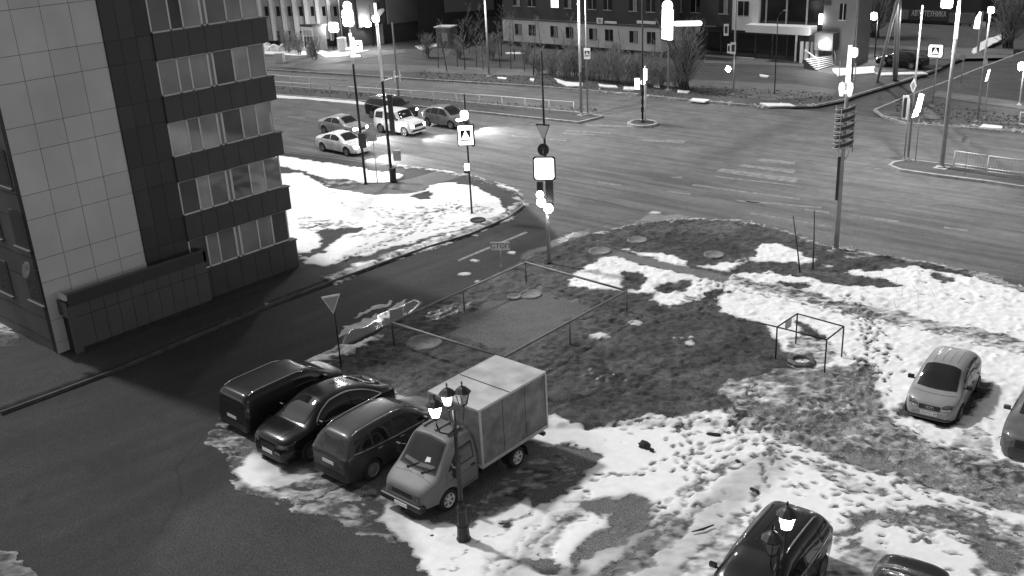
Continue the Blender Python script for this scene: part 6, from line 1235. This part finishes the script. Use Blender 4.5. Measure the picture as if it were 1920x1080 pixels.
# --- hall and pillared building, upper left
A_ = g(690, 84); B_ = g(940, 60); 
def vbox(par, name, a, b, z0, z1, depth, m, off=0.):
    d = (b-a); d.z = 0; d.normalize(); n = Vector((d.y, -d.x, 0)); 
    if n.dot(CAM-a) < 0: n = -n
    P0 = a+n*off; P1 = b+n*off; vs = []
    for z in (z0, z1):
        for q in (P0, P1, P1-n*depth, P0-n*depth): vs.append(Vector((q.x, q.y, z)))
    o = MB().add(vs, [(0, 1, 2, 3), (4, 5, 6, 7), (0, 1, 5, 4), (1, 2, 6, 5), (2, 3, 7, 6), (3, 0, 4, 7)]).build(name, m); o.parent = par; q_ = Vector((0, 0, 0)); p = par
    while p is not None: q_ += p.location; p = p.parent
    o.location = -q_; return o
def pl(A, B, x, y):
    q = onV(x, y, A, B); return Vector((q.x, q.y, 0)), q.z
def vpatch(par, name, A, B, x0, x1, y0, y1, m, off=.05, depth=.1, z0=None, z1=None):
    a, za = pl(A, B, x0, (y0+y1)/2); b, zb_ = pl(A, B, x1, (y0+y1)/2); xm = (x0+x1)/2
    return vbox(par, name, a, b, pl(A, B, xm, y1)[1] if z0 is None else z0, pl(A, B, xm, y0)[1] if z1 is None else z1, depth, m, off)
H = bld('hall_building', (-100, 100, 0), 'tall dark hall with two hanging grey panels behind the bare trees')
A_ = g(655, 92); B_ = g(790, 75)
vbox(H, 'wall', *(pl(A_, B_, 655, 60)[0], pl(A_, B_, 788, 60)[0]), 0, 9, 12, M_wallD)
vpatch(H, 'grey_panel', A_, B_, 722, 783, -20, 42, M_wallM, .3, .2); vpatch(H, 'grey_panel', A_, B_, 668, 703, -20, 50, M_wallM, .3, .2); vpatch(H, 'pillar', A_, B_, 712, 722, -10, 84, M_base, .2, .2)
A2_ = g(790, 84); B2_ = g(945, 74)
vbox(H, 'rear_wall', pl(A2_, B2_, 786, 60)[0], pl(A2_, B2_, 946, 60)[0], 0, 9, 10, mat('hall_black', .018, .9, var=.2, scale=.6))
vpatch(H, 'grey_panel', A2_, B2_, 832, 925, -20, 20, mat('panel_dim', .085, .8, var=.1), .4, .2); vpatch(H, 'low_wall', A2_, B2_, 850, 942, 32, 78, mat('low_wall_dim', .04, .9, var=.4, scale=1), .3, .2, z0=0)
Bp = bld('pillared_building', (-110, 80, 0), 'pale building with tall ribs and narrow windows at the upper left')
A3 = g(480, 92); B3_ = g(660, 86)
vbox(Bp, 'wall', pl(A3, B3_, 470, 60)[0], pl(A3, B3_, 662, 60)[0], 0, 9, 12, mat('render_bright', .42, .8, var=.2, scale=.8))
vbox(Bp, 'plinth', pl(A3, B3_, 470, 60)[0], pl(A3, B3_, 662, 60)[0], 0, .9, .4, mat('plinth_black', .015, .9), .35)
for i in range(9):
    x = 487+i*21.5; vpatch(Bp, 'rib', A3, B3_, x, x+6, -30, 75, M_signw, .5, .5, z1=9.01)
    for y0 in (58, 12, -30): 
        w_ = vpatch(Bp, 'window', A3, B3_, x+10, x+16, y0, y0+18, M_winfar, .06, .1); 
    vpatch(Bp, 'rib', A3, B3_, x+18, x+19.5, -30, 75, M_wallM, .12, .12, z1=9.005)
# kiosk
K = empty('kiosk', g(590, 98), 0, 'small kiosk with a glazed pale front and grey side by the pillared building', 'kiosk'); kq = Vector(K.location)
q0 = g(571, 97.5)-kq; q1 = g(592, 98.5)-kq; q2 = g(615, 97)-kq; zk = hz((592, 98), (588, 50))
def wallq(par, name, a, b, z0, z1, th, m):
    d = (b-a).normalized(); n = Vector((d.y, -d.x, 0)); 
    if n.dot(CAM-kq-a) < 0: n = -n
    vs = [Vector((q.x, q.y, z)) for z in (z0, z1) for q in (a+n*th, b+n*th, b-n*.05, a-n*.05)]
    return MB().add(vs, [(0, 1, 2, 3), (4, 5, 6, 7), (0, 1, 5, 4), (1, 2, 6, 5), (2, 3, 7, 6), (3, 0, 4, 7)]).build(name, m, par)
wallq(K, 'front_wall', q0, q1, 0, zk, .05, M_signw); wallq(K, 'side_wall', q1, q2, 0, zk, .05, M_wallM); d01 = q1-q0
for i in range(3): wallq(K, 'window', q0+d01*(.14+.27*i), q0+d01*(.32+.27*i), zk*.18, zk*.62, .08, M_winfar); 
for i in range(3): wallq(K, 'poster', q0+d01*(.14+.27*i), q0+d01*(.34+.27*i), zk*.66, zk*.86, .08, M_signg)
q3 = q0+(q2-q1); MB().add([Vector((q.x, q.y, z)) for z in (zk, zk+.25) for q in (q0*1.15, q1*1.15+Vector((.1, -.2, 0)), q2*1.1, q3)], [(0, 1, 2, 3), (4, 5, 6, 7), (0, 1, 5, 4), (1, 2, 6, 5), (2, 3, 7, 6), (3, 0, 4, 7)]).build('roof', M_base, K)
for i, (x, y, lab) in enumerate(((526, 118, 'pale concrete block left of the others on the far verge'), (585, 106, 'concrete block below the kiosk'), (643, 97, 'concrete block right of the kiosk'), (696, 82, 'upright block under the double floodlight'), (716, 82, 'tallest grey block beside the hall wall'))):
    q = g(x, y, .12); tag(MB().box((q.x, q.y, .12+[.55, .6, .8, .7, 1.2][i]), (.9, .8, 2*[.55, .6, .8, .7, 1.2][i]), .5).build('concrete_block', M_wallL if i != 4 else M_wallM, bevel=.05), lab, 'concrete block', 'concrete blocks on the far verge')
for i, (x, y) in enumerate(((503, 96), (519, 97), (535, 97))):
    q = g(x, y, .12); clod(x, y, 1.0, .6, .7, 30+i, ['left', 'middle', 'right'][i]+' of three ploughed snow heaps before the pillared building', 'snow heap', 'snow_heap', M_snow)
# small structures among the trees
q = g(838, 88, .12); tk = empty('utility_booth', (q.x, q.y, .12), .3, 'small pale-roofed booth standing among the bare trees', 'booth'); MB().box((0, 0, 1.1), (1.8, 1.4, 2.2)).build('wall', M_wallM, tk, bevel=.03); MB().box((0, 0, 2.28), (2.1, 1.7, .14)).build('roof', M_wallL, tk); MB().box((.2, -.72, 1.2), (.7, .04, .9)).build('hatch', M_signg, tk)
# ================================================================ TREES AND BUSHES
M_bark = mat('bark_dull', .055, .9, var=.3, scale=6); M_twig = mat('twig_pale', .3, .9, var=.3, scale=3)
def tree(seed, h, r0, spread, name_t=M_bark, name_c=M_twig, stems=1, nb=14, ratio=.25):
    R = random.Random(seed); tr = MB(); cr = MB()
    for s_ in range(stems):
        lean = Vector((R.uniform(-.1, .1), R.uniform(-.1, .1), 0))*(1 if stems == 1 else 3.2); base = Vector((R.uniform(-.3, .3), R.uniform(-.3, .3), 0))*(stems > 1)
        pts = [base]; 
        for k in range(1, 6): pts.append(base+lean*h*(k/5)**1.3+Vector((R.uniform(-.05, .05), R.uniform(-.05, .05), h*k/5)))
        tr.tube(pts, [r0*(1-.8*k/5) for k in range(6)], 5, cap=False)
        for b in range(nb):
            t_ = ratio+(1-ratio)*b/nb; i = min(4, int(t_*5)); p = pts[i].lerp(pts[i+1], t_*5-i); a = R.uniform(0, 6.28); ln = spread*(1.15-t_*.7)*R.uniform(.6, 1.1)
            d = Vector((math.cos(a), math.sin(a), R.uniform(.5, 1.3))).normalized(); e = p+d*ln*.5; f_ = e+(d+Vector((0, 0, .4))).normalized()*ln*.5
            cr.tube([p, e, f_], [.022, .014, .006], 3, cap=False)
            for j in range(4):
                u = R.uniform(.2, 1.); s0 = p.lerp(e, u*2) if u < .5 else e.lerp(f_, u*2-1); d2 = (d+Vector((R.uniform(-.9, .9), R.uniform(-.9, .9), R.uniform(-.1, .8)))).normalized(); cr.tube([s0, s0+d2*ln*R.uniform(.25, .5)], [.011, .004], 3, cap=False)
    return tr, cr
protos = []
def place_tree(px_, py_, kind, sc, label, group, name='bare_tree', rz=0.):
    q = g(px_, py_, .12); pr = protos[kind]
    if pr is None: return
    tr, cr = pr; t = empty(name, (q.x, q.y, .1), rz, label, 'tree' if name == 'bare_tree' else 'bush', group); t.scale = (sc, sc, sc)
    for nm, me_, m_ in (('trunk', tr, M_bark), ('crown', cr, M_twig)):
        o = bpy.data.objects.new(nm, me_); COL.objects.link(o); o.parent = t
    return t
def mk(args):
    tr, cr = tree(*args[0], **args[1]); a = tr.build('trunk_mesh', M_bark); b = cr.build('crown_mesh', M_twig); ms = (a.data, b.data); bpy.data.objects.remove(a); bpy.data.objects.remove(b); return ms
for sd_ in (1, 2, 3): protos.append(mk(((sd_, 4.6, .06, 1.2), dict(nb=20))))
protos.append(mk(((9, 2.4, .025, 1.1), dict(stems=12, nb=15, ratio=.1)))); protos.append(mk(((12, 4.6, .06, 1.7), dict(stems=20, nb=20, ratio=.08)))); protos.append(mk(((15, 2.0, .02, .9), dict(stems=13, nb=13, ratio=.1))))
R = random.Random(21); GT = 'leafless saplings along the far verge'
TP = [(822, 128), (838, 133), (858, 125), (872, 131), (894, 126), (906, 131), (938, 126), (958, 130), (984, 134), (1000, 142), (1020, 131), (1043, 134), (1062, 142), (1078, 133), (1122, 146), (1148, 150), (1170, 142), (1226, 160), (830, 100), (880, 98), (905, 95), (940, 106), (965, 112)]
for i, (x, y) in enumerate(TP): place_tree(x, y, i % 3, R.uniform(.7, 1.15), 'bare thin sapling among many like it on the far verge', GT, rz=R.uniform(0, 6))
BP = [(1010, 140), (1035, 143), (1058, 147), (1075, 144), (1108, 150), (1128, 152), (1142, 155), (1160, 156), (1178, 158), (1196, 158), (1222, 163), (1238, 163), (1270, 165), (990, 120), (1100, 128), (1150, 133), (1190, 140), (860, 110), (920, 112), (800, 108), (560, 104), (540, 100), (590, 112), (1230, 150)]
for i, (x, y) in enumerate(BP): place_tree(x, y, 3 if i % 2 else 5, R.uniform(.8, 1.35), 'tangled leafless shrub in the thicket below the pale storey', 'leafless shrubs of the thicket' , name='bare_shrub', rz=R.uniform(0, 6)) if x > 850 else place_tree(x, y, 3, 1.0, 'low leafless shrub near the pillared building and hall', 'low shrubs at the far left', name='bare_shrub', rz=R.uniform(0, 6))
place_tree(1283, 168, 4, 1.15, 'largest many-stemmed bare bush on the far verge beside the glowing signal pole', None, 'bare_bush')
for x, y, lab in ((1640, 70, 'bare tree behind the bright floodlight at the upper right'), (1890, 90, 'bare tree on the mound at the right edge')): place_tree(x, y, 4, 1.3, lab, None, 'bare_tree')
# grass and litter tufts on the far verges read as one cover
gr = MB(); R = random.Random(8)
for k in range(2600):
    a = R.random()
    if a < .55: x = R.uniform(780, 1560); y = 140+(x-780)*.055+R.uniform(-8, 10)
    elif a < .8: x = R.uniform(1680, 1920); y = 195+(x-1680)*.16+R.uniform(-14, 14)
    else: x = R.uniform(520, 1120); y = R.uniform(.066*x+130, .066*x+136)
    q = g(x, y, .12); h = R.uniform(.04, .13); d = Vector((R.uniform(-.15, .15), R.uniform(-.15, .15), h)); s_ = Vector((R.uniform(-.1, .1), R.uniform(-.1, .1), 0)); gr.add([q-s_, q+s_, q+d], [(0, 1, 2)])
tag(gr.build('dry_grass', mat('dry_grass', .11, .95, var=.3, scale=2)), 'tufts of dry grass on the far verges', 'grass', kind='stuff')
